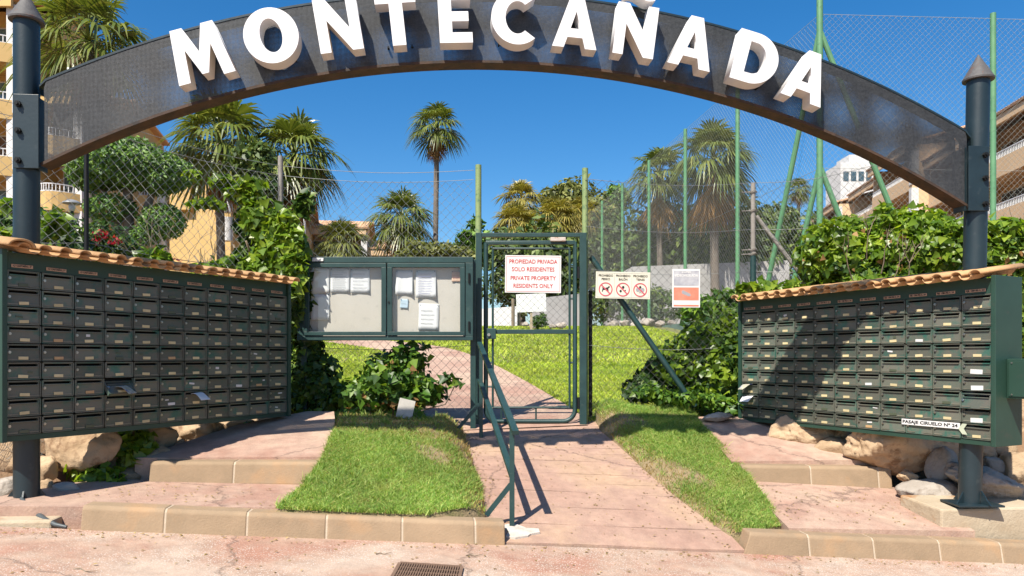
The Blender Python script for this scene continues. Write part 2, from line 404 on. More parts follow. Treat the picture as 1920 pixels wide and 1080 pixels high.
M_GRASS = leaf_mat("grass_blades", (0.133, 0.222, 0.046), (0.223, 0.370, 0.074), (0.446, 0.465, 0.150), 0.55, 0.35, 0.3, patch=(0.34, 0.36, 0.11))
M_GRASSF = leaf_mat("sunny_lawn_blades", (0.233, 0.306, 0.032), (0.343, 0.442, 0.051), (0.528, 0.544, 0.102), 0.55, 0.35, 0.3, patch=(0.20, 0.33, 0.05))
M_DRY = leaf_mat("dry_grass", (0.204, 0.148, 0.048), (0.306, 0.222, 0.083), (0.433, 0.333, 0.143), 0.7, 0.25, 0.2)
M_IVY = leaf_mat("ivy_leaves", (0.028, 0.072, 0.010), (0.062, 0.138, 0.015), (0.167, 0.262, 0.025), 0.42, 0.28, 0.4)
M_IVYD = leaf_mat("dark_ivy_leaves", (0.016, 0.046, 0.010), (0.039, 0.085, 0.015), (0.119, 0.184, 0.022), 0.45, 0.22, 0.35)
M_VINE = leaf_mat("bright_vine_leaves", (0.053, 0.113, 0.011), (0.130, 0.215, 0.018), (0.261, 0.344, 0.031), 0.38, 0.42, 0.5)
M_PALM = leaf_mat("palm_fronds", (0.069, 0.100, 0.018), (0.130, 0.163, 0.031), (0.227, 0.233, 0.059), 0.38, 0.25, 0.6)
M_PALMY = leaf_mat("yellow_palm_fronds", (0.140, 0.136, 0.026), (0.249, 0.216, 0.046), (0.374, 0.287, 0.079), 0.45, 0.28, 0.5)
M_DEAD = leaf_mat("dead_fronds", (0.160, 0.089, 0.034), (0.258, 0.148, 0.057), (0.369, 0.238, 0.103), 0.7, 0.25, 0.2, (1.0, 0.8, 0.45))
M_PINE = leaf_mat("pine_needles", (0.043, 0.096, 0.022), (0.085, 0.174, 0.034), (0.199, 0.315, 0.052), 0.5, 0.2, 0.4)
M_TREE = leaf_mat("dark_tree_leaves", (0.034, 0.062, 0.017), (0.069, 0.115, 0.026), (0.152, 0.196, 0.044), 0.5, 0.2, 0.4)
M_OLIVE = leaf_mat("olive_green_leaves", (0.078, 0.093, 0.024), (0.133, 0.151, 0.037), (0.218, 0.216, 0.059), 0.5, 0.25, 0.4)
M_FLOWER = leaf_mat("red_bracts", (0.246, 0.008, 0.025), (0.344, 0.015, 0.033), (0.426, 0.041, 0.057), 0.5, 0.35, 0.3, (1.0, 0.4, 0.4))
M_TWIG = surf("dry_twigs", (0.20, 0.15, 0.10), (0.34, 0.27, 0.19), 8, 0.95)

# ------------------------------------------------------------------ ground shape
def kerb_y(x): return 4.70 + 0.115 * (max(-7.0, min(8.0, x)) + 2.65)
def road_z(x): return -0.164 - 0.065 * max(-9.0, min(9.0, x))
GATE_Y = 7.80; GATE_Z = 0.39
LB_N = Vector((-3.29, 4.85)); LB_F = Vector((-2.115, 7.0))      # face line of the left mailboxes, near and far end
RB_N = Vector((3.51, 5.45)); RB_F = Vector((2.376, 7.70))
def side_d(x, y):
    """how far behind the mailbox faces a point lies (left and right bank)"""
    dl = (x - LB_N.x) * -0.878 + (y - LB_N.y) * 0.48 if True else 0
    dr = (x - RB_N.x) * 0.893 + (y - RB_N.y) * 0.45
    return dl if x < 0 else dr
def base_z(x, y):
    k = kerb_y(x)
    if y <= k: return road_z(x)
    if y <= GATE_Y:
        t = (y - k) / (GATE_Y - k); return road_z(x) * (1 - t) + GATE_Z * t
    if y <= 22: return GATE_Z + 0.112 * (y - GATE_Y)
    return GATE_Z + 0.112 * 14.2 + 0.03 * min(y - 22, 90)
def ground_z(x, y):
    z = base_z(x, y)
    if y > kerb_y(x):
        z += 0.80 * sstep(0.50, 1.9, side_d(x, y)) * sstep(0.0, 0.9, y - kerb_y(x)) * (1 - sstep(7.6, 10.5, y))
    return z
def lawn_z(x, y): return ground_z(x, y) + 0.012

def grid_mesh(name, xs, ys, zf, mat):
    X, Y = np.meshgrid(xs, ys); Z = np.vectorize(zf)(X, Y)
    V = np.stack([X.ravel(), Y.ravel(), Z.ravel()], 1); nx, ny = len(xs), len(ys)
    i = np.arange((ny - 1) * nx).reshape(ny - 1, nx)[:, :-1].ravel()
    return fast_mesh(name, V, np.stack([i, i + 1, i + nx + 1, i + nx], 1), mat, True)

xs = np.concatenate([[-600, -300, -150, -80, -50, -30, -20, -14, -10], np.arange(-8, 8.01, 0.2), [10, 14, 20, 30, 50, 80, 150, 300, 600]])
ys = np.concatenate([[-300, -100, -40, -15, -5, 0, 2, 3.5], np.arange(4.2, 12, 0.2), np.arange(12, 30, 1.0), [35, 45, 60, 80, 112, 160, 250, 400, 700, 1200]])
def sheet_z(x, y):
    n = 0.03 * math.sin(3.1 * x + 1.3 * y) * math.sin(2.3 * y - x) if y > kerb_y(x) + 0.4 else 0
    return ground_z(x, y) - 0.055 + n * (1 if side_d(x, y) > 0 else 0)
props(link("ground", grid_mesh("ground", xs, ys, sheet_z, M_EARTH)), kind="structure")

# road: a sheet up to the kerb
xs_r = [-60, -25, -12, -9] + [x * 0.5 for x in range(-17, 18)] + [9, 12, 25, 60]
mb = MB(); vs = []
for x in xs_r: vs += [(x, -30, road_z(x) + 0.002), (x, kerb_y(x) + 0.02, road_z(x) + 0.002)]
mb.add(vs, [(2*i, 2*i+2, 2*i+3, 2*i+1) for i in range(len(xs_r) - 1)])
road = mb.build("road", M_ROAD, kind="structure")

# sloping entrance path of cast strips, from the road to the gate
def path_z(x, y): return ground_z(x, y) + 0.010
PL = [hit(948, 1016, path_z), hit(925, 965, path_z), hit(905, 900, path_z), hit(884, 842, path_z), hit(872, 806, path_z)]
PR = [hit(1372, 1033, path_z), hit(1312, 975, path_z), hit(1205, 880, path_z), hit(1135, 822, path_z), hit(1102, 796, path_z)]
def lerp_edge(E, y):
    if y <= E[0].y: return E[0].x
    for a, b in zip(E, E[1:]):
        if y <= b.y: return a.x + (b.x - a.x) * (y - a.y) / (b.y - a.y)
    return E[-1].x
path = empty("path", (0.5, 6.5, 0), kind="structure")
y = kerb_y(0.7) + 0.03; ys_p = [y]
while y < 7.95:
    y += random.choice((0.16, 0.2, 0.24, 0.3)); ys_p.append(y)
for a, b in zip(ys_p, ys_p[1:]):
    mb = MB(); n = 8; top = []
    def edge_pt(t, yy, wob):
        xl = lerp_edge(PL, yy) - 0.10; xr = lerp_edge(PR, yy) + 0.10
        x = xl + (xr - xl) * t
        y2 = yy + 0.115 * (x - 0.7) * (1 - sstep(5.0, 6.6, yy)) + wob
        return Vector((x, y2, path_z(x, max(y2, kerb_y(x) + 0.001))))
    wob = lambda t: 0.006 * math.sin(9 * t + a * 7)
    lo = [edge_pt(i / n, a + 0.004, wob(i / n)) for i in range(n + 1)]
    hi = [edge_pt(i / n, b - 0.004, wob(i / n)) for i in range(n + 1)]
    dz = random.uniform(-0.003, 0.003)
    for i in range(n):
        q = [lo[i], lo[i+1], hi[i+1], hi[i]]; q = [p + Vector((0, 0, dz)) for p in q]
        mb.add(q, [(0, 1, 2, 3)])
    edge = lo + hi[::-1]; edge = [p + Vector((0, 0, dz)) for p in edge]
    m2 = len(edge); mb.add(edge + [p - Vector((0, 0, 0.05)) for p in edge], [(i, (i+1) % m2, (i+1) % m2 + m2, i + m2) for i in range(m2)])
    bmx = mb.build("path_slab", M_PATH, path)

# path beyond the gate, bending up to the left
def strip(name, L_, R_, zf, mat, **kw):
    mb = MB(); vs = []; n = 6
    for l, r in zip(L_, R_):
        for i in range(n + 1):
            p = l.lerp(r, i / n); vs.append((p.x, p.y, zf(p.x, p.y)))
    fs = []
    for j in range(len(L_) - 1):
        for i in range(n): a = j * (n + 1) + i; fs.append((a, a + 1, a + n + 2, a + n + 1))
    mb.add(vs, fs); return mb.build(name, mat, smooth=True, **kw)
def up_z(x, y): return ground_z(x, y) + 0.020
UL = [hit(870, 806, up_z), hit(800, 780, up_z), hit(790, 735, up_z), hit(772, 690, up_z), hit(745, 668, up_z), hit(690, 652, up_z), hit(600, 640, up_z)]
UR = [hit(1102, 796, up_z), hit(1078, 770, up_z), hit(1010, 728, up_z), hit(940, 690, up_z), hit(890, 667, up_z), hit(815, 648, up_z), hit(700, 636, up_z)]
def dense(E, k=6):
    out = []
    for i in range(len(E) - 1):
        p0 = E[max(i-1, 0)]; p1 = E[i]; p2 = E[i+1]; p3 = E[min(i+2, len(E)-1)]
        for j in range(k):
            t = j / k
            out.append(0.5 * ((2*p1) + (-p0 + p2)*t + (2*p0 - 5*p1 + 4*p2 - p3)*t*t + (-p0 + 3*p1 - 3*p2 + p3)*t**3))
    return out + [E[-1].copy()]
UL, UR = dense(UL), dense(UR)
strip("upper_path", UL, UR, up_z, M_PINK, kind="structure")

# ------------------------------------------------------------------ kerbs, landings, lawn beds
def kerb_run(name, P0, P1, z0, z1, h, piece, mat=M_KERB, gap=0.012, taper_first=False, width=0.13, batter=0.045):
    """row of kerb stones from P0 to P1 (xy of the lower front edge), base z0..z1"""
    root = empty(name, ((P0[0]+P1[0])/2, (P0[1]+P1[1])/2, (z0+z1)/2), kind="structure")
    a = Vector((P0[0], P0[1], z0)); b = Vector((P1[0], P1[1], z1)); d = b - a; L = d.length; d.normalize()
    n = Vector((d.y, -d.x, 0)).normalized()      # towards the viewer
    s = 0.0; i = 0
    while s < L - 0.05:
        e = min(s + piece * random.uniform(0.97, 1.03), L)
        p = a + d * (s + gap / 2); q = a + d * (e - gap / 2); up = Vector((0, 0, 1))
        tl = 0.07 if (taper_first and i == 0) else 0.0
        hh = h + random.uniform(-0.004, 0.004)
        prof = [(0.0, -0.12), (0.0, 0.0), (-batter * 0.55, hh - 0.02), (-batter, hh), (-batter - width, hh), (-batter - width, -0.12)]
        vs = []
        for end, pt in ((0, p), (1, q)):
            for (o, z) in prof:
                sh = d * (tl * max(0, z) / h) if end == 0 else Vector()
                vs.append(pt + n * o + up * z + sh)
        k = len(prof); fs = [tuple(range(k))[::-1], tuple(range(k, 2*k))] + [(j, (j+1) % k, (j+1) % k + k, j + k) for j in range(k)]
        o = MB().add(vs, fs).build("kerb_stone", mat, root)
        bv = o.modifiers.new("bevel", 'BEVEL'); bv.width = 0.008; bv.segments = 2; bv.limit_method = 'ANGLE'
        if e < L - 0.05:
            mp = a + d * e
            vs = []
            for end in (-1, 1):
                for (o_, z) in prof:
                    vs.append(mp + d * end * gap * 0.55 + n * (o_ - 0.004) + up * (z - 0.004 * (z > 0)))
            MB().add(vs, fs).build("mortar_joint", M_MORTAR, root)
        s = e; i += 1
    return root
kx0, kx1 = -2.72, -0.04
kerb_run("front_kerb", (kx0, kerb_y(kx0)), (kx1, kerb_y(kx1)), road_z(kx0), road_z(kx1), 0.15, 0.5)
kx0, kx1 = 1.60, 5.2
kerb_run("front_kerb", (kx0, kerb_y(kx0)), (kx1, kerb_y(kx1)), road_z(kx0), road_z(kx1), 0.145, 0.5, taper_first=True)
kerb_run("step_kerb", (-2.78, 5.70), (-1.42, 5.76), 0.142, 0.13, 0.16, 0.66)
kerb_run("step_kerb", (1.98, 6.42), (3.30, 6.46), -0.02, -0.04, 0.19, 0.60)

def slab(name, pts, zf, depth, mat):
    return MB().prism([(p[0], p[1], zf(p[0], p[1])) for p in pts], depth).build(name, mat, kind="structure")
def ll1(x, y): return 0.118 - 0.03 * (x + 2.3) + 0.025 * (y - 4.9)
def ll2(x, y): return 0.296 + 0.185 * (y - 5.80) - 0.01 * (x + 2)
def rl1(x, y): return -0.185 - 0.06 * (x - 3.0) + 0.165 * (y - 5.45)
def rl2(x, y): return 0.172 + 0.25 * (y - 6.50)
slab("lower_landing", [(-3.6, kerb_y(-3.6)+0.16), (-1.2, kerb_y(-1.2)+0.16), (-1.2, 5.80), (-3.2, 5.75)], ll1, 0.35, M_PINK)
slab("upper_landing", [(-2.95, 5.84), (-1.44, 5.92), (-1.52, 6.3), (-1.66, 7.0), (-1.74, 7.3), (-2.0, 7.3), (-2.5, 6.8)], ll2, 0.4, M_PINK)
slab("lower_landing", [(2.0, kerb_y(2.0)+0.16), (3.45, kerb_y(3.45)+0.16), (3.45, 6.5), (1.98, 6.5)], rl1, 0.35, M_PINK)
slab("upper_landing", [(1.93, 6.56), (3.35, 6.60), (2.75, 7.3), (2.5, 7.75), (1.86, 7.75)], rl2, 0.4, M_PINK)

def lawnbed_z(x, y):
    p = 0.026 - 0.090 * (x + 0.2) + 0.205 * (y - 5.1); q = path_z(x, max(y, kerb_y(x) + 0.001)) + 0.012
    return q + (p - q) * sstep(-0.03, 0.26, lerp_edge(PL, y) - x)
def rlawn_z(x, y):
    p = -0.165 - 0.06 * (x - 1.6) + 0.30 * (y - 5.40); q = path_z(x, max(y, kerb_y(x) + 0.001)) + 0.012
    return q + (p - q) * sstep(-0.03, 0.26, x - lerp_edge(PR, y))
def poly_bed(name, outline, zf, mat, edge_drop=0.03, n_in=3):
    """earth bed: rim slightly lower than the middle"""
    outline = [tuple(Vector(outline[i][:2]).lerp(Vector(outline[(i+1) % len(outline)][:2]), t/5)) for i in range(len(outline)) for t in range(5)]
    c = sum((Vector((p[0], p[1])) for p in outline), Vector((0, 0))) / len(outline)
    mb = MB(); rings = []
    for k, (f, dz) in enumerate(((1.0, -0.45), (1.0, -edge_drop), (0.96, -0.010), (0.9, 0.0), (0.82, 0.0), (0.72, 0.0), (0.6, 0.0), (0.45, 0.0), (0.28, 0.0), (0.1, 0.0))):
        rings.append([(c.x + (p[0]-c.x)*f, c.y + (p[1]-c.y)*f) for p in outline])
        mb.v += [(x, y, zf(x, y) + dz) for x, y in rings[-1]]
    n = len(outline)
    for k in range(9):
        for i in range(n):
            j = (i + 1) % n; mb.f.append((k*n+i, k*n+j, (k+1)*n+j, (k+1)*n+i))
    mb.f.append(tuple(9*n + i for i in range(n)))
    return mb.build(name, mat, smooth=True, kind="structure")
LAWN_L = [hit(*p, lawnbed_z) for p in ((515, 953), (600, 957), (700, 961), (800, 964), (912, 967), (906, 920), (890, 870), (878, 830), (866, 796), (800, 786), (720, 778), (635, 776), (622, 810), (600, 865), (560, 915))]
LAWN_R = [hit(*p, rlawn_z) for p in ((1368, 1000), (1420, 993), (1470, 985), (1445, 945), (1400, 885), (1350, 830), (1312, 790), (1300, 766), (1200, 762), (1116, 764), (1125, 800), (1160, 830), (1205, 878), (1260, 925), (1320, 970))]
poly_bed("lawn_bed", [(p.x, p.y) for p in LAWN_L], lawnbed_z, M_BED)
poly_bed("lawn_bed", [(p.x, p.y) for p in LAWN_R], rlawn_z, M_BED)

# lawn beyond the gate (sheet and blades)
def inside(poly, x, y):
    n = len(poly); c = np.zeros(x.shape, bool); j = n - 1
    for i in range(n):
        xi, yi = poly[i][0], poly[i][1]; xj, yj = poly[j][0], poly[j][1]
        c ^= ((yi > y) != (yj > y)) & (x < (xj - xi) * (y - yi) / (yj - yi + 1e-12) + xi); j = i
    return c
def blades(name, pts, zf, h, w, mat, lean=0.5, hvar=0.4):
    """grass: one bent two-face blade at every (x, y)"""
    n = len(pts); x, y = pts[:, 0], pts[:, 1]
    z = np.array([zf(a, b) for a, b in pts])
    ang = RNG.uniform(0, 2*PI, n); hh = h * RNG.uniform(1 - hvar, 1 + hvar, n); ww = w * RNG.uniform(0.7, 1.3, n)
    ln = hh * RNG.uniform(0.1, lean, n) ; la = RNG.uniform(0, 2*PI, n)
    B = np.stack([x, y, z - 0.006], 1); sx = np.stack([np.cos(ang), np.sin(ang), 0*ang], 1) * ww[:, None] / 2
    L1 = np.stack([np.cos(la)*ln, np.sin(la)*ln, 0*la], 1); up = np.zeros((n, 3)); up[:, 2] = hh
    V = np.stack([B - sx, B + sx, B + up*0.55 + L1*0.35 + sx*0.7, B + up*0.55 + L1*0.35 - sx*0.7, B + up*0.95 + L1], 1).reshape(-1, 3)
    i = np.arange(n) * 5
    F = np.concatenate([np.stack([i, i+1, i+2], 1), np.stack([i, i+2, i+3], 1), np.stack([i+3, i+2, i+4], 1)])
    return fast_mesh(name, V, F, mat)
def scatter(poly, n):
    P = np.array([(p[0], p[1]) for p in poly]); lo, hi = P.min(0), P.max(0); out = []
    tot = 0
    while tot < n:
        q = RNG.uniform(lo, hi, (n * 2, 2)); q = q[inside(poly, q[:, 0], q[:, 1])]; out.append(q); tot += len(q)
    return np.concatenate(out)[:n]
def patchy(pts, sc, thr, seed=0.0):
    """keep points where a cheap wave noise is above thr (bare patches elsewhere)"""
    x, y = pts[:, 0] * sc + seed, pts[:, 1] * sc
    v = np.sin(x*1.7 + 1.3*np.sin(y*1.1)) + np.sin(y*2.1 + 1.7*np.sin(x*0.9+2)) + 0.7*np.sin(x*4.3+y*3.1) + RNG.normal(0, 0.5, len(x))
    return pts[v > thr]
def edge_dist(poly, pts):
    d = np.full(len(pts), 1e9)
    for i in range(len(poly)):
        a = np.array([poly[i][0], poly[i][1]]); b = np.array([poly[(i+1) % len(poly)][0], poly[(i+1) % len(poly)][1]])
        t = np.clip(((pts - a) @ (b - a)) / ((b - a) @ (b - a) + 1e-12), 0, 1)
        d = np.minimum(d, np.linalg.norm(pts - (a + t[:, None]*(b - a)), axis=1))
    return d
def sstep_a(a, b, x):
    t = np.clip((x - a)/(b - a), 0, 1); return t*t*(3 - 2*t)
def bare_left(p):
    # trampled bare earth by the path and at the back of the bed
    d_path = np.array([lerp_edge(PL, q[1]) for q in p]) - p[:, 0]
    keep = (d_path > 0.13 + 0.09 * np.sin(p[:, 1]*5) + RNG.normal(0, 0.05, len(p)))
    back = (p[:, 1] < 6.72 - 0.30*sstep_a(-0.9, -1.4, p[:, 0]) + 0.2*np.sin(p[:, 0]*4 + 1) + RNG.normal(0, 0.10, len(p))) | (RNG.uniform(0, 1, len(p)) < 0.12)
    return p[keep & back]
pl = [(p.x, p.y) for p in LAWN_L]; pr = [(p.x, p.y) for p in LAWN_R]
g = bare_left(scatter(pl, 90000)); g = patchy(g, 2.2, -1.75)
props(link("grass", blades("grass", g, lawnbed_z, 0.026, 0.0058, M_GRASS, 2.0, 0.6)), label="short green grass on the raised bed left of the path", cat="grass", kind="stuff")
def bare_right(p):
    d_path = p[:, 0] - np.array([lerp_edge(PR, q[1]) for q in p])
    return p[d_path > 0.13 + 0.06*np.sin(p[:, 1]*6) + RNG.normal(0, 0.055, len(p))]
g = patchy(bare_right(scatter(pr, 62000)), 2.6, -1.65, 3.0)
props(link("grass", blades("grass", g, rlawn_z, 0.026, 0.0058, M_GRASS, 2.0, 0.6)), label="short green grass strip right of the path", cat="grass", kind="stuff")
dry = np.concatenate([scatter(pl, 9000)])
dl = np.array([lerp_edge(PL, q[1]) for q in dry]) - dry[:, 0]
dry = dry[(dl < 0.3) | (dry[:, 1] > 6.6) | (RNG.uniform(0, 1, len(dry)) < 0.3)]
props(link("dry_grass", blades("dry_grass", dry, lawnbed_z, 0.03, 0.006, M_DRY, 1.6)), label="trampled dry grass along the bed left of the path", cat="dry grass", kind="stuff")
dry = scatter(pr, 7000); dl = dry[:, 0] - np.array([lerp_edge(PR, q[1]) for q in dry])
dry = dry[(dl < 0.22) | (RNG.uniform(0, 1, len(dry)) < 0.3)]
props(link("dry_grass", blades("dry_grass", dry, rlawn_z, 0.03, 0.006, M_DRY, 1.6)), label="trampled dry grass along the strip right of the path", cat="dry grass", kind="stuff")

def tufts(poly, n, per, zf, mat, label, keepf):
    c = keepf(scatter(poly, n)); p = np.repeat(c, per, axis=0) + RNG.normal(0, 0.016, (len(c)*per, 2))
    props(link("grass_tufts", blades("grass_tufts", p, zf, 0.050, 0.0065, mat, 1.3, 0.5)), label=label, cat="grass", kind="stuff")
tufts(pl, 150, 14, lawnbed_z, M_GRASS, "longer grass tufts standing in the bed left of the path", lambda q: q)
tufts(pr, 110, 14, rlawn_z, M_GRASS, "longer grass tufts standing in the strip right of the path", lambda q: q)
LAWN_B = [(-5.5, 8.3), (-2.2, 8.0), (-0.6, 8.0), (0.9, 8.0), (2.6, 8.1), (4.6, 10), (5.0, 13.5), (4.4, 19.0), (3.7, 25), (-2, 26), (-7.0, 22), (-7.5, 14)]
bed = MB(); xs2 = np.arange(-7.6, 5.2, 0.35); ys2 = np.arange(7.85, 26.5, 0.35)
me = grid_mesh("lawn", xs2, ys2, lambda x, y: ground_z(x, y) + 0.005, M_SOIL)
props(link("lawn", me), kind="structure")
up_poly = [(p.x, p.y) for p in UL] + [(p.x, p.y) for p in UR[::-1]]
g = np.concatenate([scatter(LAWN_B, 90000), scatter([(-2.2, 7.95), (2.6, 7.95), (3.2, 13), (-3.2, 13)], 60000)])
g = g[~inside(up_poly, g[:, 0], g[:, 1])]
far = g[:, 1] > 12.5
props(link("grass", blades("grass", g[~far], lawn_z, 0.04, 0.011, M_GRASSF, 1.8)), label="sunlit yellow green lawn just behind the gate", cat="grass", kind="stuff")
props(link("grass", blades("grass", g[far], lawn_z, 0.05, 0.022, M_GRASSF, 1.8)), label="far slope of the lawn rising to the white wall", cat="grass", kind="stuff")

# ------------------------------------------------------------------ lettering helper
def text_mesh(name, txt, size, mat, bold=0.0, extrude=0.0008, res=2):
    cu = bpy.data.curves.new(name, 'FONT'); cu.body = txt; cu.size = size; cu.align_x = 'CENTER'; cu.align_y = 'CENTER'
    cu.resolution_u = res; cu.extrude = extrude; cu.offset = bold
    o = bpy.data.objects.new(name, cu); COL.objects.link(o)
    dg = bpy.context.evaluated_depsgraph_get(); me = bpy.data.meshes.new_from_object(o.evaluated_get(dg))
    bpy.data.objects.remove(o); bpy.data.curves.remove(cu)
    me.name = name; me.materials.clear(); me.materials.append(mat); return me
def outline_mesh(name, loops, extrude, mat, bevel=0.0):
    cu = bpy.data.curves.new(name, 'CURVE'); cu.dimensions = '2D'; cu.fill_mode = 'BOTH'; cu.extrude = extrude; cu.bevel_depth = bevel; cu.bevel_resolution = 1
    for lp in loops:
        sp = cu.splines.new('POLY'); sp.points.add(len(lp) - 1); sp.use_cyclic_u = True
        for i, (x, y) in enumerate(lp): sp.points[i].co = (x, y, 0, 1)
    o = bpy.data.objects.new(name, cu); COL.objects.link(o)
    dg = bpy.context.evaluated_depsgraph_get(); me = bpy.data.meshes.new_from_object(o.evaluated_get(dg))
    bpy.data.objects.remove(o); bpy.data.curves.remove(cu)
    me.name = name; me.materials.clear(); me.materials.append(mat); return me
UPRIGHT = R(90)     # turns a mesh drawn in its xy plane to face the viewer (-y)
def fit_w(me, w):
    xs_ = [v.co.x for v in me.vertices]; k = w / (max(xs_) - min(xs_))
    for v in me.vertices: v.co.x *= k
    return me

# ------------------------------------------------------------------ entrance arch
AL = Vector((-3.315, 5.10)); AR = Vector((3.51, 5.70))
ARZ = math.atan2(AR.y - AL.y, AR.x - AL.x)
arch = empty("entrance_arch", (0.1265, 5.402, 0.0), ARZ, "dark perforated steel arch sign on two posts with big white letters", "arch")
TILT = -0.0255; A_MID = 2.315; SAG = 0.885; HC = 3.33; RB_ = (HC*HC + SAG*SAG) / (2*SAG); RT_ = RB_ + 0.50
def aw(ang, rad):      # local (u, w) of a point on the arch, ang from the crown
    u = rad * math.sin(ang); return u, A_MID + TILT * u + SAG - RB_ + rad * math.cos(ang)
A0 = math.asin(HC / RB_) ; NA = 72
def arc_band(name, r0, r1, v0, v1, mat, parent, a0=-A0, a1=A0, **kw):
    vs = []; fs = []
    for i in range(NA + 1):
        a = a0 + (a1 - a0) * i / NA
        for r, v in ((r0, v0), (r1, v0), (r1, v1), (r0, v1)):
            u, w = aw(a, r); u = max(-3.34, min(3.34, u)); vs.append((u, v, w))
    for i in range(NA):
        for k in range(4):
            k2 = (k + 1) % 4; fs.append((4*i+k, 4*i+k2, 4*i+4+k2, 4*i+4+k))
    fs += [(0, 1, 2, 3), (4*NA+3, 4*NA+2, 4*NA+1, 4*NA)]
    return MB().add(vs, fs).build(name, mat, parent, world=False, **kw)
def arc_sheet(name, r0, r1, v, mat, parent):
    vs = []; fs = []
    A1 = A0 * 1.03
    for i in range(NA + 1):
        a = -A1 + 2 * A1 * i / NA
        for r in (r0, r1):
            u, w = aw(a, r); u = max(-3.31, min(3.31, u)); vs.append((u, v, w))
    for i in range(NA): fs.append((2*i, 2*i+1, 2*i+3, 2*i+2))
    return MB().add(vs, fs).build(name, mat, parent, world=False)
arc_sheet("front_panel", RB_ + 0.012, RT_ - 0.012, -0.062, M_PERF, arch)
arc_sheet("back_panel", RB_ + 0.012, RT_ - 0.012, 0.062, M_PERF, arch)
arc_band("bottom_rim", RB_ - 0.006, RB_ + 0.012, -0.068, 0.068, M_RIM, arch)
arc_band("top_rim", RT_ - 0.014, RT_, -0.066, 0.066, M_PERF if False else M_POST, arch, -A0*0.97, A0*0.97)
for sgn, P, base, tip, lean in ((-1, AL, 0.085, 3.58, 0.0), (1, AR, -0.02, 3.40, 0.05)):
    r = 0.080
    # vertical tube with a small lean on the right
    mb = MB(); mb.tube([(P.x - lean*0.3, P.y, base), (P.x + lean, P.y, tip - 0.16)], r, 28)
    post = smooth_by_angle(mb.build("post", M_POST, arch))
    mb = MB(); mb.lathe((P.x + lean, P.y, tip - 0.19), [(0.02, 0.0), (0.108, 0.0), (0.110, 0.012), (0.012, 0.185), (0.004, 0.20)], 28)
    smooth_by_angle(mb.build("post_cap", M_RUST, post), 30)
    mb = MB(); mb.bbox((P.x, P.y, base + 0.006), (0.34, 0.26, 0.016), 0.004)
    for a in (0, 90, 180, 270):
        d = Vector((math.cos(R(a + 20)), math.sin(R(a + 20)), 0)); t = d.cross(Vector((0, 0, 1)))
        c = Vector((P.x, P.y, base + 0.014)) + d * r
        vs = [c + t*0.005, c + d*0.075 + t*0.005, c + Vector((0, 0, 0.10)) + t*0.005]; vs += [v - t*0.010 for v in vs]
        mb.add(vs, [(0, 1, 2), (5, 4, 3), (0, 3, 4, 1), (1, 4, 5, 2), (2, 5, 3, 0)])
    mb.build("base_plate", M_POST, post)
    # flange plate with bolts where the arch meets the post
    z0, z1 = aw(sgn*A0, RB_)[1] - 0.03, aw(sgn*A0*0.985, RT_)[1] - 0.0
    fx = Vector((math.cos(ARZ), math.sin(ARZ), 0)); fn = Vector((math.sin(ARZ), -math.cos(ARZ), 0))
    rot = Matrix.Rotation(ARZ, 3, 'Z')
    c = Vector((P.x + lean*0.6, P.y, (z0 + z1)/2)) + fx * (-sgn * 0.045) + fn * 0.088
    pl_ = MB().bbox(c, (0.162, 0.014, z1 - z0), 0.003, rot).build("flange_plate", M_POST, post)
    for zz in (z0 + 0.05, (z0 + z1)/2, z1 - 0.07):
        mb = MB(); p = Vector((c.x, c.y, zz)) + fx * (sgn * 0.045) + fn * 0.007
        mb.tube([p, p + fn * 0.022], 0.021, 6); mb.tube([p + fn * 0.022, p + fn * 0.034], 0.011, 8)
        mb.build("bolt", M_BOLT, post)
    c2 = Vector((P.x, P.y, (z0 + z1)/2)) - fx * (sgn * 0.098)
    MB().box(c2, (0.012, 0.13, z1 - z0 - 0.01), rot).build("end_plate", M_POST, post)

def ell(cx, cy, rx, ry, a0, a1, n):
    return [(cx + rx*math.cos(R(a0 + (a1-a0)*i/(n-1))), cy + ry*math.sin(R(a0 + (a1-a0)*i/(n-1)))) for i in range(n)]
def circ(cx, cy, rx, ry, n=48): return ell(cx, cy, rx, ry, 0, 360 - 360/n, n)
N_OUT = [(0, 0), (.20, 0), (.20, .60), (.60, 0), (.80, 0), (.80, 1), (.60, 1), (.60, .42), (.22, 1), (0, 1)]
A_OUT = [[(0, 0), (.225, 0), (.285, .20), (.575, .20), (.635, 0), (.86, 0), (.555, 1), (.305, 1)], [(.335, .37), (.525, .37), (.43, .70)]]
GLY = {
 'M': (1.05, [[(0, 0), (.215, 0), (.285, .60), (.465, .10), (.585, .10), (.765, .60), (.835, 0), (1.05, 0), (.92, 1), (.70, 1), (.525, .50), (.35, 1), (.13, 1)]]),
 'O': (1.0, [circ(.5, .5, .50, .515), circ(.5, .5, .20, .315)[::-1]]),
 'N': (.80, [N_OUT]), 'Ñ': (.80, [N_OUT]),
 'T': (.76, [[(.255, 0), (.505, 0), (.505, .79), (.76, .79), (.76, 1), (0, 1), (0, .79), (.255, .79)]]),
 'E': (.62, [[(0, 0), (.62, 0), (.62, .195), (.245, .195), (.245, .405), (.56, .405), (.56, .59), (.245, .59), (.245, .805), (.61, .805), (.61, 1), (0, 1)]]),
 'C': (.86, [ell(.5, .5, .50, .515, 48, 312, 40) + ell(.5, .5, .23, .31, 308, 52, 34)]),
 'A': (.86, A_OUT),
 'D': (.88, [[(0, 0), (.34, 0)] + ell(.36, .5, .52, .50, -84, 84, 26) + [(.34, 1), (0, 1)], [(.25, .19), (.25, .81)] + ell(.36, .5, .27, .31, 80, -80, 20)]),
}
LH = 0.365
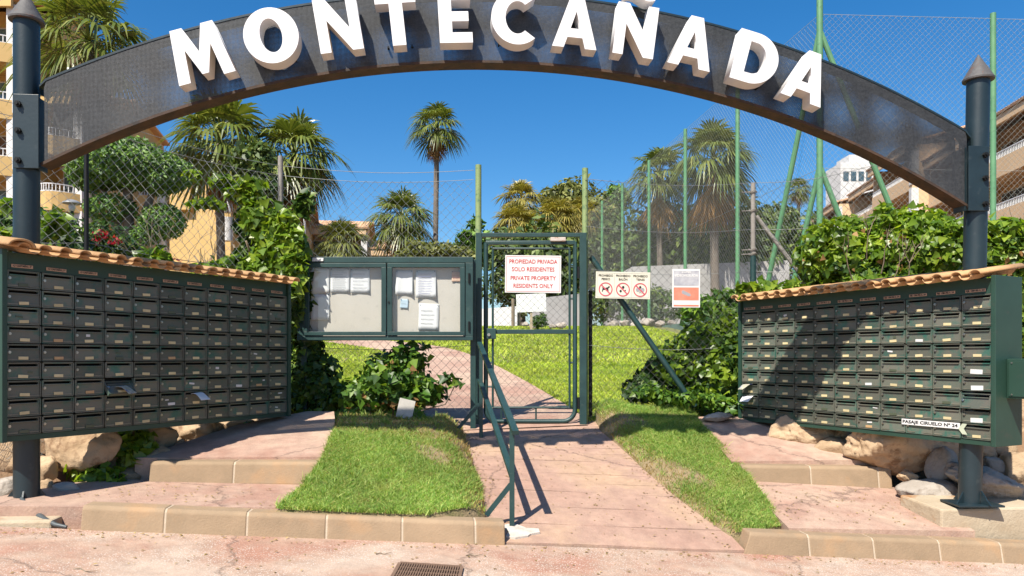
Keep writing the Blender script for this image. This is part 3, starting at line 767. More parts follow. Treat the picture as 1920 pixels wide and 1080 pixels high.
for ch, px in zip("MONTECAÑADA", (378, 511, 635, 744, 852, 961, 1076, 1187, 1293, 1411, 1506)):
    k = (px - 960) / FPX
    Yf = (5.391 - 0.16) / (1 - 0.0879 * k); Xf = k * Yf
    u = (Xf - 0.1265) * math.cos(ARZ) + (Yf - 5.402) * math.sin(ARZ)
    ang = math.asin(u / (RB_ + 0.25))
    w, loops = GLY[ch]
    lps = [[((x - w/2) * LH, y * LH) for x, y in lp] for lp in loops]
    me = outline_mesh("letter", lps, 0.060, M_WHITE, 0.0)
    uu, ww = aw(ang, RB_ + 0.072)
    o = link("letter", me, arch, (uu, -0.195 + 0.035, ww), (UPRIGHT, -math.atan(TILT) + ang, 0))
    o.rotation_mode = 'XYZ'
    o.matrix_local = Matrix.Translation((uu, -0.160, ww)) @ Matrix.Rotation(ang - math.atan(TILT), 4, 'Y') @ Matrix.Rotation(UPRIGHT, 4, 'X')
    if ch == 'Ñ':
        n = 16; topc = [(-.30 + .60*i/(n-1), 1.20 + .05*math.sin(2*PI*i/(n-1))) for i in range(n)]
        lp = [((x)*LH, (y - .07 + 0.02*math.cos(x*5))*LH) for x, y in topc] + [((x)*LH, (y + .07)*LH) for x, y in topc[::-1]]
        link("tilde", outline_mesh("tilde", [lp], 0.060, M_WHITE), o)
    mb = MB()
    for dx in (-w*LH*0.3, w*LH*0.3): mb.box((dx, LH*0.12, -0.0805), (0.012, 0.012, 0.04))
    mb.build("stand_off", M_BOLT, o, world=False)

# ------------------------------------------------------------------ banks of mailboxes
def mailbox_bank(near, far, z_bot, z_top, side, label, prefix, rng):
    """face runs from near to far; local x along the face (left to right for the viewer), local y into the cabinet"""
    a, b = (near, far) if side < 0 else (far, near)
    d = b - a; L = d.length; rz = math.atan2(d.y, d.x)
    root = empty("mailbox_bank", (a.x, a.y, z_bot - 0.02), rz, label, "mailboxes", "banks of mailboxes by the arch posts")
    H = z_top - z_bot; D = 0.30
    hh = 0.02
    fr = 0.035
    for xx in (-0.018, L + 0.018):
        MB().bbox((xx, D/2 - 0.012, H/2 + 0.045), (0.034, D + 0.03, H + 0.165), 0.004).build("side_panel", M_CAB, root, world=False)
    MB().box((L/2, D - 0.008, H/2 + 0.045), (L, 0.016, H + 0.15)).build("back_panel", M_CAB, root, world=False)
    MB().box((L/2, D/2 - 0.010, -0.018), (L - 0.004, D - 0.02, 0.036)).build("bottom_panel", M_CAB, root, world=False)
    MB().box((L/2, 0.012, H + 0.056), (L - 0.004, 0.024, 0.112)).build("header_board", M_CAB, root, world=False)
    NC, NR = 11, 9
    cw, rh = L / NC, H / NR
    MB().box((L/2, 0.085, H/2), (L - 0.002, 0.05, H - 0.004)).build("inner_panel", M_SLOT, root, world=False)
    gw, gh = cw - 0.008, rh - 0.007
    # door: plate with a real slot opening and a raised lip
    m = MB(); x0, x1, z0, z1 = -gw/2, gw/2, -gh/2, gh/2
    sx0, sx1, sz0, sz1 = x0 + 0.016, x1 - 0.016, z1 - 0.026, z1 - 0.010
    for (xa, xb, za, zb) in ((x0, x1, z0, sz0), (x0, x1, sz1, z1), (x0, sx0, sz0, sz1), (sx1, x1, sz0, sz1)):
        m.box(((xa+xb)/2, 0.010, (za+zb)/2), (xb-xa, 0.020, zb-za))
    m.box((0, -0.004, sz0 - 0.004), (sx1 - sx0, 0.012, 0.006))
    for (xa, xb, za, zb) in ((x0, x1, z0, z0 + 0.005), (x0, x0 + 0.006, z0, z1), (x1 - 0.006, x1, z0, z1), (x0, x1, z1 - 0.005, z1)):
        m.box(((xa+xb)/2, -0.0035, (za+zb)/2), (xb-xa, 0.009, zb-za))
    door_me = m.mesh("mailbox_door", M_DOOR)
    flap_me = MB().box((0, 0, 0), (sx1 - sx0 - 0.006, 0.004, 0.013)).mesh("slot_flap", M_SLOT)
    lock_me = MB().tube([(0, 0, 0), (0, -0.010, 0)], 0.0095, 12).tube([(0, -0.010, 0), (0, -0.012, 0)], 0.006, 8).mesh("lock", M_LOCK)
    groove_me = MB().box((0, 0, 0), (gw*0.30, 0.005, 0.009)).mesh("trim_strip", M_GROOVE)
    pw, ph = 0.062, 0.021
    plate_me = {k: MB().bbox((0, 0, 0), (pw, 0.006, ph), 0.002).mesh("name_plate", mm) for k, mm in (('c', M_PLATE), ('w', M_PLATE_W), ('o', M_PLATE_O), ('n', M_PLATE_N))}
    big_me = MB().bbox((0, 0, 0), (0.09, 0.006, 0.034), 0.002).mesh("name_plate", M_PLATE_W)
    for c in range(NC):
        for r in range(NR):
            cx, cz = (c + 0.5) * cw, H - (r + 0.5) * rh
            dd = link("mailbox_door", door_me, root, (cx + rng.uniform(-0.0012, 0.0012), rng.uniform(-0.003, 0.002), cz), (rng.uniform(-0.01, 0.01), rng.uniform(-0.004, 0.004), rng.uniform(-0.020, 0.020)))
            open_d = (side < 0 and (c, r) == (3, 6)) or (side > 0 and (c, r) == (10, 6))
            if open_d: dd.rotation_euler = (R(-9 if side > 0 else -38), 0, 0); dd.location.z -= 0.012; dd.location.y -= 0.015
            link("lock", lock_me, dd, (-gw/2 + 0.017, 0, 0.004))
            k = rng.random(); kind = 'c' if k < 0.86 else ('n' if k < 0.93 else ('w' if k < 0.965 else 'o'))
            pm = plate_me[kind]
            if side > 0 and (c, r) in ((10, 4), (10, 5), (10, 7)): pm = big_me
            if not (side > 0 and (c, r) in ((10, 6), (7, 8), (8, 8), (9, 8))):
                link("name_plate", pm, dd, (rng.uniform(-0.004, 0.006), -0.003, -gh/2 + 0.022), (0, rng.uniform(-0.05, 0.05), 0))
            if rng.random() < 0.09:
                link("sticker", plate_me['w'] if rng.random() < .6 else plate_me['n'], dd, (rng.uniform(-0.05, 0.06), -0.002, rng.uniform(-0.008, 0.012)), (0, rng.uniform(-.15, .15), 0), (rng.uniform(.35, .8), 0.5, rng.uniform(.35, .9)))
            link("trim_strip", groove_me, dd, (-gw*0.315, -0.0015, -gh/2 + 0.014)); link("trim_strip", groove_me, dd, (gw*0.315, -0.0015, -gh/2 + 0.014))
        # address strip above each column
        st = MB().box((0, 0, 0), (0.135 if side < 0 else 0.15, 0.003, 0.021)).build("address_strip", M_STRIP, root, world=False)
        st.location = ((c + 0.5) * cw - 0.01, -0.003, H + 0.026); st.rotation_euler = (0, rng.uniform(-0.02, 0.02), 0)
        tm = ADDR_TXT[side]
        link("lettering", tm, st, (0, -0.0035, 0), (UPRIGHT, 0, 0))
    # roof of curved tiles
    roof = empty("roof", (0, 0, 0)); roof.parent = root; roof.location = (L/2, D/2, H + 0.140)
    slope = R(8); TL = D + 0.26; NT = 19 if side < 0 else 18
    pitch = (L + 0.07) / NT
    def tile_mesh(flip):
        V = []; n = 10; thick = 0.0075
        for yv, rr in ((-TL/2, 0.27), (TL/2, 0.255)):
            for t in (0, thick):
                for i in range(n + 1):
                    a = PI * i / n
                    rad = pitch * rr + t
                    z = math.sin(a) * pitch * 0.22 * (1 if not flip else -1) + (t if not flip else t)
                    V.append((-math.cos(a) * rad, yv, z))
        F = []; q = n + 1
        for i in range(n):
            F += [(i, i+1, 2*q+i+1, 2*q+i), (q+i, 3*q+i, 3*q+i+1, q+i+1), (i, q+i, q+i+1, i+1), (2*q+i, 2*q+i+1, 3*q+i+1, 3*q+i)]
        F += [(0, 2*q, 3*q, q), (n, q+n, 3*q+n, 2*q+n)]
        return MB().add(V, F).mesh("roof_tile", M_TILE, True)
    cov = tile_mesh(False); pan = tile_mesh(True)
    for i in range(NT):
        x = -L/2 - 0.035 + (i + 0.5) * pitch
        j = lambda s: rng.uniform(-s, s)
        link("roof_tile", cov, roof, (x + j(0.004), -0.03 + j(0.008), 0.026 + j(0.002)), (slope, j(0.012), j(0.015)))
        if i < NT - 1: link("roof_tile", pan, roof, (x + pitch/2 + j(0.003), -0.026 + j(0.006), 0.024), (slope, 0, j(0.01)))
    # big cap tile over the near end
    n = 12; V = []; F = []
    for yv in (-TL/2 - 0.03, TL/2):
        for t in (0, 0.014):
            for i in range(n + 1): a_ = PI*i/n; V.append((-math.cos(a_)*(0.075 + t), yv, math.sin(a_)*(0.040 + t)))
    q = n + 1
    for i in range(n): F += [(i, i+1, 2*q+i+1, 2*q+i), (q+i, 3*q+i, 3*q+i+1, q+i+1), (i, q+i, q+i+1, i+1), (2*q+i, 2*q+i+1, 3*q+i+1, 3*q+i)]
    F += [(0, 2*q, 3*q, q), (n, q+n, 3*q+n, 2*q+n)]
    if side < 0: link("end_tile", MB().add(V, F).mesh("end_tile", M_TILE, True), roof, ((-L/2 + 0.0) if side < 0 else (L/2 - 0.0), -0.02, 0.034), (slope, 0, 0.03))
    return root, L, H, rz
rngm = random.Random(5)
ADDR_TXT = {-1: fit_w(text_mesh("lettering", "C/ CASTAÑO, 5º", 0.017, M_BLACK, 0.0006, 0.0003, 1), 0.120),
            1: fit_w(text_mesh("lettering", "PJE. CIRUELO, 24", 0.017, M_BLACK, 0.0006, 0.0003, 1), 0.135)}
lbank, LL_, LHH, _ = mailbox_bank(LB_N, LB_F, 0.605, 1.695, -1, "long bank of dark mailboxes under terracotta tiles, left side, all in shade", "l", rngm)
rbank, RL_, RHH, RRZ = mailbox_bank(RB_N, RB_F, 0.505, 1.590, 1, "bank of sunlit green mailboxes with tiled roof and a white street strip, right side", "r", rngm)
# white street strip and the arrow sticker on the right bank
cwr = RL_ / 11; rhr = RHH / 9
st = MB().box((0, 0, 0), (0.48, 0.004, 0.046)).build("street_strip", M_SIGN, rbank, world=False)
st.location = (8.92 * cwr, -0.0125, rhr * 0.78); st.rotation_euler = (0, 0.0, 0)
tm = fit_w(text_mesh("lettering", "PASAJE CIRUELO Nº 24", 0.034, M_BLACK, 0.0010, 0.0004), 0.455)
link("lettering", tm, st, (-0.004, -0.003, 0), (UPRIGHT, 0, 0))
ar = MB().add([(-.03, 0, .0), (.0, 0, .04), (.035, 0, .04), (.01, 0, 0), (.035, 0, -.04), (0, 0, -.04), (-.03, -.004, 0), (0, -.004, .04), (.035, -.004, .04), (.01, -.004, 0), (.035, -.004, -.04), (0, -.004, -.04)],
    [(6, 7, 8, 9), (6, 9, 10, 11), (0, 6, 7, 1), (1, 7, 8, 2), (2, 8, 9, 3), (3, 9, 10, 4), (4, 10, 11, 5), (5, 11, 6, 0)]).build("arrow_sticker", plain("pale_sticker", (0.55, 0.6, 0.45), 0.6), rbank, world=False)
ar.location = (10.06 * cwr, -0.013, rhr * 0.62)
# meter box on the end of the right bank
ex = Vector((math.cos(RRZ), math.sin(RRZ), 0)); ey = Vector((-math.sin(RRZ), math.cos(RRZ), 0))
bx = empty("junction_box", (RB_N.x + ex.x*0.16 + ey.x*0.2, RB_N.y + ex.y*0.16 + ey.y*0.2, 0.80), RRZ, "small dark green metal box fixed to the end of the right mailboxes", "metal box")
MB().bbox((0.0, 0, 0.145), (0.24, 0.20, 0.29), 0.006).build("housing", M_CAB, bx, world=False)
MB().bbox((0.0, -0.104, 0.145), (0.21, 0.006, 0.26), 0.003).build("lid", M_CAB, bx, world=False)
for q in ((-0.08, 0.03), (0.08, 0.03), (-0.08, 0.26), (0.08, 0.26)):
    MB().tube([(q[0], -0.106, q[1]), (q[0], -0.112, q[1])], 0.006, 8).build("screw", M_LOCK, bx, world=False)
# flyers sticking out of a few slots
def flyer(bank, L, H, c, r, mat, label, tw):
    cw, rh = L/11, H/9; me = MB()
    n = 5; V = []
    for i in range(n):
        t = i / (n - 1)
        for s in (-1, 1): V.append((s*0.05, -0.11*t, -0.05*t*t + 0.006*math.sin(5*t + s)))
    V += [(x, y, z + 0.002) for x, y, z in V]
    F = [(2*i, 2*i+1, 2*i+3, 2*i+2) for i in range(n-1)] + [(2*n+2*i, 2*n+2*i+2, 2*n+2*i+3, 2*n+2*i+1) for i in range(n-1)] + [(0, 2*n, 2*n+1, 1), (2*n-2, 2*n-1, 4*n-1, 4*n-2)]
    for i in range(n-1): F += [(2*i, 2*i+2, 2*n+2*i+2, 2*n+2*i), (2*i+1, 2*n+2*i+1, 2*n+2*i+3, 2*i+3)]
    o = me.add(V, F).build("flyer", mat, label=label, cat="flyer", group="flyers left in the mailboxes")
    m = wmat(bank) @ Matrix.Translation(((c + 0.5)*cw, -0.004, H - r*rh - 0.020 )) @ Matrix.Rotation(tw, 4, 'Z')
    o.matrix_world = m; return o
M_FLY = surf("printed_flyer", (0.45, 0.42, 0.25), (0.62, 0.60, 0.55), 30, 0.5, c3=(0.10, 0.14, 0.35), s3=25, t3=(0.55, 0.62))
flyer(lbank, LL_, LHH, 3, 6.35, M_FLY, "crumpled printed flyer in the hanging open mailbox of the shaded bank", 0.4)
flyer(rbank, RL_, RHH, 0, 6, M_FLY, "printed flyer poking out at the gate end of the sunlit mailboxes", -0.3)
flyer(rbank, RL_, RHH, 0, 7, M_PAPER, "white flyer poking out low at the gate end of the sunlit mailboxes", 0.2)
flyer(lbank, LL_, LHH, 6, 7, M_PAPER, "white leaflet poking out of a shaded mailbox, second row from the bottom", 0.1)

# ------------------------------------------------------------------ gate
GY = 7.80
def gp(px, py, dy=0.0): p = at(px, py, GY); p.y += dy; return p
gate_base = ground_z(0.2, GY)
gate = empty("gate", (0.2, GY, gate_base), 0, "green tube gate with wire mesh and white notice at the path", "gate")
def vbar(px, y0, y1, w, name, parent, dy=0.0, mat=M_GREEN, d=None):
    a, b = gp(px, y0, dy), gp(px, y1, dy)
    return MB().bbox((a + b)/2, (w, d or w, (a - b).length), 0.004).build(name, mat, parent)
def hbar(x0, x1, py, h, name, parent, dy=0.0, mat=M_GREEN, d=None):
    a, b = gp(x0, py, dy), gp(x1, py, dy)
    return MB().bbox((a + b)/2, ((a - b).length, d or h, h), 0.004).build(name, mat, parent)
vbar(898, 437, 815, 0.062, "gate_post", gate); vbar(1093, 437, 806, 0.070, "gate_post", gate)
hbar(892, 1100, 441, 0.042, "lintel", gate, d=0.05)
# leaf: one bent tube with rounded lower corners, inner frame and rails
leaf = []
LXl, LXr, LT, LBm = 911, 1078, 455, 790
leaf = [gp(LXl, LT), gp(LXl, LBm - 30)]
for i in range(1, 7): a = R(180 + 90*i/6); leaf.append(gp(LXl + 22 + 22*math.cos(a), LBm - 22 - 22*math.sin(a)))
for i in range(0, 7): a = R(270 + 90*i/6); leaf.append(gp(LXr - 22 + 22*math.cos(a), LBm - 22 - 22*math.sin(a)))
leaf += [gp(LXr, LT), gp(LXl, LT)]
lf = smooth_by_angle(MB().tube(leaf, 0.024, 12).build("leaf_frame", M_GREEN, gate), 50)
hbar(LXl, LXr, LT, 0.042, "top_rail", gate)
inn = [gp(924, 466), gp(924, 764), gp(1068, 764), gp(1068, 466), gp(924, 466)]
for a, b in zip(inn, inn[1:]): MB().tube([a, b], 0.012, 8).build("inner_bar", M_GREEN, gate)
hbar(913, 1076, 622, 0.045, "middle_rail", gate)
MB().tube([gp(924, 727), gp(924, 764)], 0.010, 8)
for (x, y0, y1) in ((1005, 766, 788), (940, 766, 788)): MB().tube([gp(x, y0), gp(x, y1)], 0.009, 8).build("spacer", M_GREEN, gate)
for (x0, x1, yy) in ((1070, 1076, 500), (1070, 1076, 560), (1070, 1076, 680), (913, 922, 560), (913, 922, 680), (913, 922, 725)):
    MB().tube([gp(x0, yy), gp(x1, yy)], 0.010, 8).build("spacer", M_GREEN, gate)
lk = MB().bbox(gp(921, 626, -0.03), (0.10, 0.07, 0.11), 0.006).build("lock_case", M_GREEN, gate)
MB().tube([gp(917, 628, -0.066), gp(917, 628, -0.08)], 0.016, 12).build("cylinder", M_LOCK, lk)
for yy in (500, 745): MB().tube([gp(1085, yy), gp(1085, yy + 22)], 0.020, 10).build("hinge", M_BOLT, gate)
MB().bbox(gp(1046, 450, -0.035), (0.16, 0.05, 0.042), 0.008).build("door_closer", surf("rusted_white_closer", (0.5, 0.42, 0.36), (0.62, 0.55, 0.5), 20, 0.7, c3=(0.3, 0.12, 0.05), s3=16, t3=(0.55, 0.65)), gate)

def chain_mesh(name, corner, along, width, h, cell, r, mat, parent, dip=0.0, z_of=None, seed=1, skip=None):
    """woven wire: zigzag wires standing side by side; corner = lower left, along = unit direction"""
    rg = random.Random(seed); half = cell / 2; nw = int(width / half); V = []; F = []; b = 0
    nrm = Vector((along.y, -along.x, 0)).normalized()
    for i in range(nw):
        u0 = i * half; z0 = (z_of(u0) if z_of else 0.0)
        nz = max(2, int((h - z0 + (0)) / half)); pts = []
        ph = i % 2
        for k in range(nz + 1):
            u = u0 + (half if (k + ph) % 2 else 0)
            wob = 0.012 * math.sin(k*0.31 + u*2.1) + 0.010 * math.sin(u*1.3 + k*0.13)
            p = corner + along * (u + 0.004*math.sin(k*1.7+i)) + nrm * (0.004 * (1 if (k + ph) % 2 else -1) + wob)
            p = Vector((p.x, p.y, corner.z + z0 + k * half)); pts.append(p)
        if len(pts) < 2: continue
        dx = along * r; dz = Vector((0, 0, r)); dn = nrm * r
        for p in pts:
            V += [tuple(p + dn + dz*0.3), tuple(p - dn*0.6 + dx), tuple(p - dn*0.6 - dx)]
        m = len(pts)
        for k in range(m - 1):
            for q in range(3):
                q2 = (q + 1) % 3; F.append((b+3*k+q, b+3*k+q2, b+3*k+3+q2, b+3*k+3+q))
        b += 3 * m
    V = np.array(V)
    if parent is not None:
        mi = np.array(wmat(parent).inverted()); V = V @ mi[:3, :3].T + mi[:3, 3]
    me = fast_mesh(name, V, np.array(F), mat)
    return link(name, me, parent, kind="stuff")
c0 = gp(925, 763, 0.0); chain_mesh("wire_mesh", Vector((c0.x, GY + 0.004, c0.z)), Vector((1, 0, 0)), gp(1066, 700).x - c0.x, gp(0, 624).z - c0.z, 0.078, 0.0018, M_DWIRE, gate, seed=4)
c0 = gp(925, 620, 0.0); chain_mesh("wire_mesh", Vector((c0.x, GY + 0.004, c0.z)), Vector((1, 0, 0)), gp(1066, 700).x - c0.x, gp(0, 468).z - c0.z, 0.078, 0.0018, M_DWIRE, gate, seed=5)

# ------------------------------------------------------------------ wire fences left and right of the gate
def fence(name, pts, top, label, posts, cell, r, mat, strands=(0.0,), seed=1, drop=0.0):
    root = empty(name, (pts[0].x, pts[0].y, ground_z(pts[0].x, pts[0].y)), 0, label, "fence")
    for i, (a, b) in enumerate(zip(pts, pts[1:])):
        a3 = Vector((a.x, a.y, 0)); d = Vector((b.x - a.x, b.y - a.y, 0)); L = d.length; d.normalize()
        base = min(ground_z(a.x, a.y), ground_z(b.x, b.y)) + 0.02
        zf = lambda u, a=a, d=d, base=base: max(0.0, ground_z(a.x + d.x*u, a.y + d.y*u) + 0.02 - base)
        chain_mesh("wire_mesh", Vector((a.x, a.y, base)), d, L, top - base, cell, r, mat, root, z_of=zf, seed=seed + i)
        for s in strands:
            n = 8; P = [Vector((a.x + d.x*L*t/n, a.y + d.y*L*t/n, top + s - 0.05*math.sin(PI*t/n))) for t in range(n + 1)]
            MB().tube(P, 0.0028, 5).build("strand", M_GALV, root)
    for (p, z1, rr, mt) in posts:
        smooth_by_angle(MB().tube([(p.x, p.y, ground_z(p.x, p.y) - 0.1), (p.x, p.y, z1)], rr, 12).build("fence_post", mt, root))
    return root
F_TOP = 2.98
V2 = lambda px, Y: Vector(((px - 960)/FPX*Y, Y))
fl = [V2(-130, 5.3), V2(162, 6.05), V2(526, 7.72), V2(888, 7.90)]
fence_l = fence("chain_link_fence", fl, F_TOP, "tall wire mesh fence running behind the left mailboxes to the gate",
    [(V2(162, 6.05), 3.0, 0.018, M_BOLT), (V2(526, 7.72), 3.18, 0.027, M_GREYP), (V2(897, 7.88), 3.13, 0.032, M_POLEY)], 0.092, 0.0021, M_GALV, (0.10, 0.0, -0.95, -1.75), 10)
a = Vector((V2(526, 7.72).x, 7.72, 2.45)); MB().tube([a, Vector((a.x - 0.9, a.y - 0.1 + 0.5, 1.0))], 0.022, 10).build("stay", M_GREYP, fence_l)
fr_ = [V2(1098, 7.86), V2(1412, 8.05), V2(1640, 7.3)]
fence_r = fence("chain_link_fence", fr_, F_TOP, "tall wire mesh fence right of the gate with a green slanting stay",
    [(V2(1097, 7.90), 3.10, 0.032, M_POLEY), (V2(1412, 8.05), 2.98, 0.026, M_GREYP)], 0.088, 0.0020, M_DWIRE, (0.0, -0.5, -0.95, -1.75), 30)
# slanting stays of the right fence
a, b = at(1108, 482, 7.92), at(1303, 762, 7.80); b.z = max(b.z, ground_z(b.x, b.y) - 0.05)
smooth_by_angle(MB().tube([a, b], 0.030, 12).build("stay", M_GREEN, fence_r))
a, b = at(1418, 405, 8.05), at(1522, 542, 7.9)
smooth_by_angle(MB().tube([a, b], 0.022, 10).build("stay", M_GREYP, fence_r))
p = V2(1412, 8.05); z = at(1412, 480, 8.05).z
smooth_by_angle(MB().tube([(p.x, p.y, ground_z(p.x, p.y)), (p.x, p.y, z)], 0.034, 12).build("sleeve", M_GREEN, fence_r))
for yy in (360, 395, 468, 476):
    q = at(1412, yy, 8.05); MB().tube([q + Vector((0.043*math.cos(t), 0.043*math.sin(t), 0.012*math.sin(3*t))) for t in [2*PI*i/10 for i in range(11)]] + [q + Vector((-0.13, -0.03, -0.01))], 0.006, 5).build("tie_wire", M_GREYP, fence_r)
p = V2(1107, 8.1); smooth_by_angle(MB().tube([(p.x, p.y, ground_z(p.x, p.y)), (p.x, p.y, at(0, 545, 8.1).z)], 0.022, 10).build("stub_post", M_BOLT, fence_r))

# ------------------------------------------------------------------ signs
def plate(name, cx, cy, w, h, Y, mat, label, cat, thick=0.006, roll=0.0, group=None):
    c = at(cx, cy, Y)
    root = empty(name, (c.x, c.y, c.z), 0, label, cat, group); root.rotation_euler = (0, roll, 0)
    MB().bbox((0, 0, 0), (w, thick, h), 0.0015).build("plate", mat, root, world=False)
    return root
def write(root, txt, x, z, size, mat, width=None, bold=0.0, y=-0.0045, name="lettering"):
    me = text_mesh(name, txt, size, mat, bold)
    if width: fit_w(me, width)
    return link(name, me, root, (x, y, z), (UPRIGHT, 0, 0))
def frame_lines(root, w, h, t, mat, y=-0.0040, name="border"):
    m = MB()
    for (x, z, a, b) in ((0, h/2, w, t), (0, -h/2, w, t), (-w/2, 0, t, h - t*1.01), (w/2, 0, t, h - t*1.01)): m.box((x, y, z), (a, 0.0012, b))
    return m.build(name, mat, root, world=False)
YS = 7.755; s_ = YS / FPX
sg = plate("notice_sign", 999.5, 514, 105*s_, 70*s_, YS, M_SIGN, "white sign with red lettering for residents, on the upper gate", "sign", roll=R(0.6))
frame_lines(sg, 100*s_, 65*s_, 0.003, M_RED)
for t, zz, wd in (("PROPIEDAD PRIVADA", 23, 90), ("SOLO RESIDENTES", 8.5, 80), ("PRIVATE PROPERTY", -8, 85), ("RESIDENTS ONLY", -22.5, 74)):
    write(sg, t, 0, zz*s_, 11.0*s_, M_RED, wd*s_, 0.0009)
YS = 7.77; s_ = YS / FPX
sg = plate("prohibition_sign", 1168, 535, 102*s_, 50*s_, YS, M_CREAM, "cream sign with three red prohibition rings on the fence", "sign", roll=R(1.2))
frame_lines(sg, 97*s_, 45*s_, 0.0025, M_INK)
m = MB()
for x in (-16.2, 16.2): m.box((x*s_, -0.004, 0), (0.0025, 0.0012, 44*s_))
m.build("divider", M_INK, sg, world=False)
for i, word in enumerate(("PERRO", "BALÓN", "TENIS")):
    x = (i - 1) * 32.4 * s_
    write(sg, "PROHIBIDO", x, 17.5*s_, 6*s_, M_BLACK, 27*s_, 0.0006); write(sg, word, x, 10.8*s_, 6*s_, M_BLACK, 16*s_, 0.0006)
    ring = outline_mesh("ring", [circ(0, 0, 13*s_, 13*s_, 36), circ(0, 0, 11*s_, 11*s_, 36)[::-1]], 0.0006, M_PINKRED)
    link("ring", ring, sg, (x, -0.0050, -8*s_), (UPRIGHT, 0, 0))
    bar = MB().box((0, 0, 0), (23*s_, 2.2*s_, 0.0012)).mesh("slash", M_PINKRED)
    link("slash", bar, sg, (x, -0.0062, -8*s_), (UPRIGHT, R(0), 0)).rotation_euler = Euler((UPRIGHT, R(45), 0), 'XYZ')
    if i == 0:
        lp = [(-7, -5), (-5.6, -5), (-4.6, -1.5), (2.8, -.6), (4.6, -4.6), (5.8, -4.4), (5, 1.5), (7.6, 3.6), (8, 5.2), (5.8, 6.3), (4.2, 4), (-3.4, 2), (-7.4, 3.6), (-5.6, 1.2), (-6.6, -1.4)]
        link("dog_figure", outline_mesh("dog_figure", [[(a*s_, b*s_) for a, b in lp]], 0.0005, M_BLACK), sg, (x, -0.0042, -8*s_), (UPRIGHT, 0, 0))
    else:
        for (a, b, rr, mm) in (((0.5, 4.2, 2.4, M_BLACK), (-4.2, -3, 2.2, M_BLACK), (4.5, -1.5, 1.2, M_BLACK)) if i == 1 else ((0, 5, 2.2, M_BLACK), (-4.5, 0, 3.6, M_INK), (4.5, 0, 3.6, M_INK))):
            link("figure", outline_mesh("figure", [circ(a*s_, b*s_, rr*s_, rr*1.15*s_, 14)], 0.0005, mm), sg, (x, -0.0042, -8*s_), (UPRIGHT, 0, 0))
        if i == 2:
            for sg_ in (-1, 1):
                mm = MB().box((0, 0, 0), (6*s_, 1.0*s_, 0.001)).mesh("racket_handle", M_INK)
                o = link("racket_handle", mm, sg, (x + sg_*0.4*s_, -0.0043, -12.5*s_)); o.rotation_euler = Euler((UPRIGHT, R(45*sg_), 0), 'XYZ')
sg = plate("camera_warning_sign", 1286.5, 540.5, 52*s_, 72*s_, YS, M_SIGN, "tall white, grey and orange video surveillance sign on the fence", "sign", roll=R(0.3))
M_SGREY = surf("faded_grey_print", (0.30, 0.31, 0.36), (0.62, 0.62, 0.64), 9, 0.6)
M_ORANGE = surf("faded_orange_print", (0.68, 0.17, 0.10), (0.78, 0.30, 0.20), 6, 0.6)
for (z, h, mm, nm) in ((19, 28, M_SGREY, "grey_field"), (-10.5, 24, M_ORANGE, "orange_field"), (-32.5, 3, M_ORANGE, "orange_strip")):
    MB().box((0, -0.0040, z*s_), (47*s_, 0.0014, h*s_)).build(nm, mm, sg, world=False)
write(sg, "ZONA", 0, 30.5*s_, 7*s_, M_SIGN, 18*s_, 0.0006, y=-0.0056); write(sg, "VIDEOVIGILADA", 0, 23.5*s_, 7*s_, M_SIGN, 44*s_, 0.0008, y=-0.0056)
lp = [(-9, 3), (-6, 5.5), (8, -1.5), (8.5, -5.5), (5, -6.5), (-8, -1)]
link("camera_figure", outline_mesh("camera_figure", [[(a*s_, b*s_) for a, b in lp]], 0.0006, M_INK), sg, (0, -0.0052, -9*s_), (UPRIGHT, 0, 0))

# ------------------------------------------------------------------ notice board
BY = 7.52; sb = BY / FPX
def bp(px, py, dy=0.0): p = at(px, py, BY); p.y += dy; return p
board = empty("notice_board", (bp(722, 0).x, BY, ground_z(bp(722, 0).x, BY)), 0, "green two-door notice board with pale backing, left of the gate", "notice board")
def bbx(name, x0, x1, y0, y1, d0, d1, mat, parent, bev=0.004):
    a, b = bp(x0, y1), bp(x1, y0)
    return MB().bbox(((a.x+b.x)/2, BY + (d0+d1)/2, (a.z+b.z)/2), (b.x-a.x, d1-d0, b.z-a.z), bev).build(name, mat, parent)
X0, X1, Y0, Y1, XM = 558, 887, 482, 638, 726
bbx("backing", X0 + 6, X1 - 6, Y0 + 6, Y1 - 6, 0.045, 0.07, M_BOARD, board)
bbx("case_frame", X0, X1, Y0, Y0 + 11, -0.02, 0.085, M_GREEN, board); bbx("case_frame", X0, X1, Y1 - 8, Y1, -0.02, 0.085, M_GREEN, board)
bbx("case_frame", X0, X0 + 13, Y0 + 11, Y1 - 8, -0.02, 0.085, M_GREEN, board); bbx("case_frame", X1 - 14, X1, Y0 + 11, Y1 - 8, -0.02, 0.085, M_GREEN, board)
for (xa, xb) in ((X0 + 14, XM - 1), (XM + 1, X1 - 15)):
    dr = bbx("door_frame", xa, xb, Y0 + 12, Y0 + 20, -0.035, 0.0, M_GREEN, board)
    bbx("door_rail", xa, xb, Y1 - 16, Y1 - 9, -0.035, 0.0, M_GREEN, dr); bbx("door_stile", xa, xa + 9, Y0 + 20, Y1 - 16, -0.035, 0.0, M_GREEN, dr); bbx("door_stile", xb - 9, xb, Y0 + 20, Y1 - 16, -0.035, 0.0, M_GREEN, dr)
    bbx("pane", xa + 9, xb - 9, Y0 + 20, Y1 - 16, -0.016, -0.012, M_GLASS, dr, 0.0005)
for (px, py) in ((564, 515), (880, 522), (880, 612)): MB().tube([bp(px, py - 9, -0.028), bp(px, py + 9, -0.028)], 0.011, 8).build("hinge", M_BOLT, board)
MB().tube([bp(730, 567, -0.034), bp(730, 567, -0.045)], 0.010, 10).build("lock", M_BOLT, board)
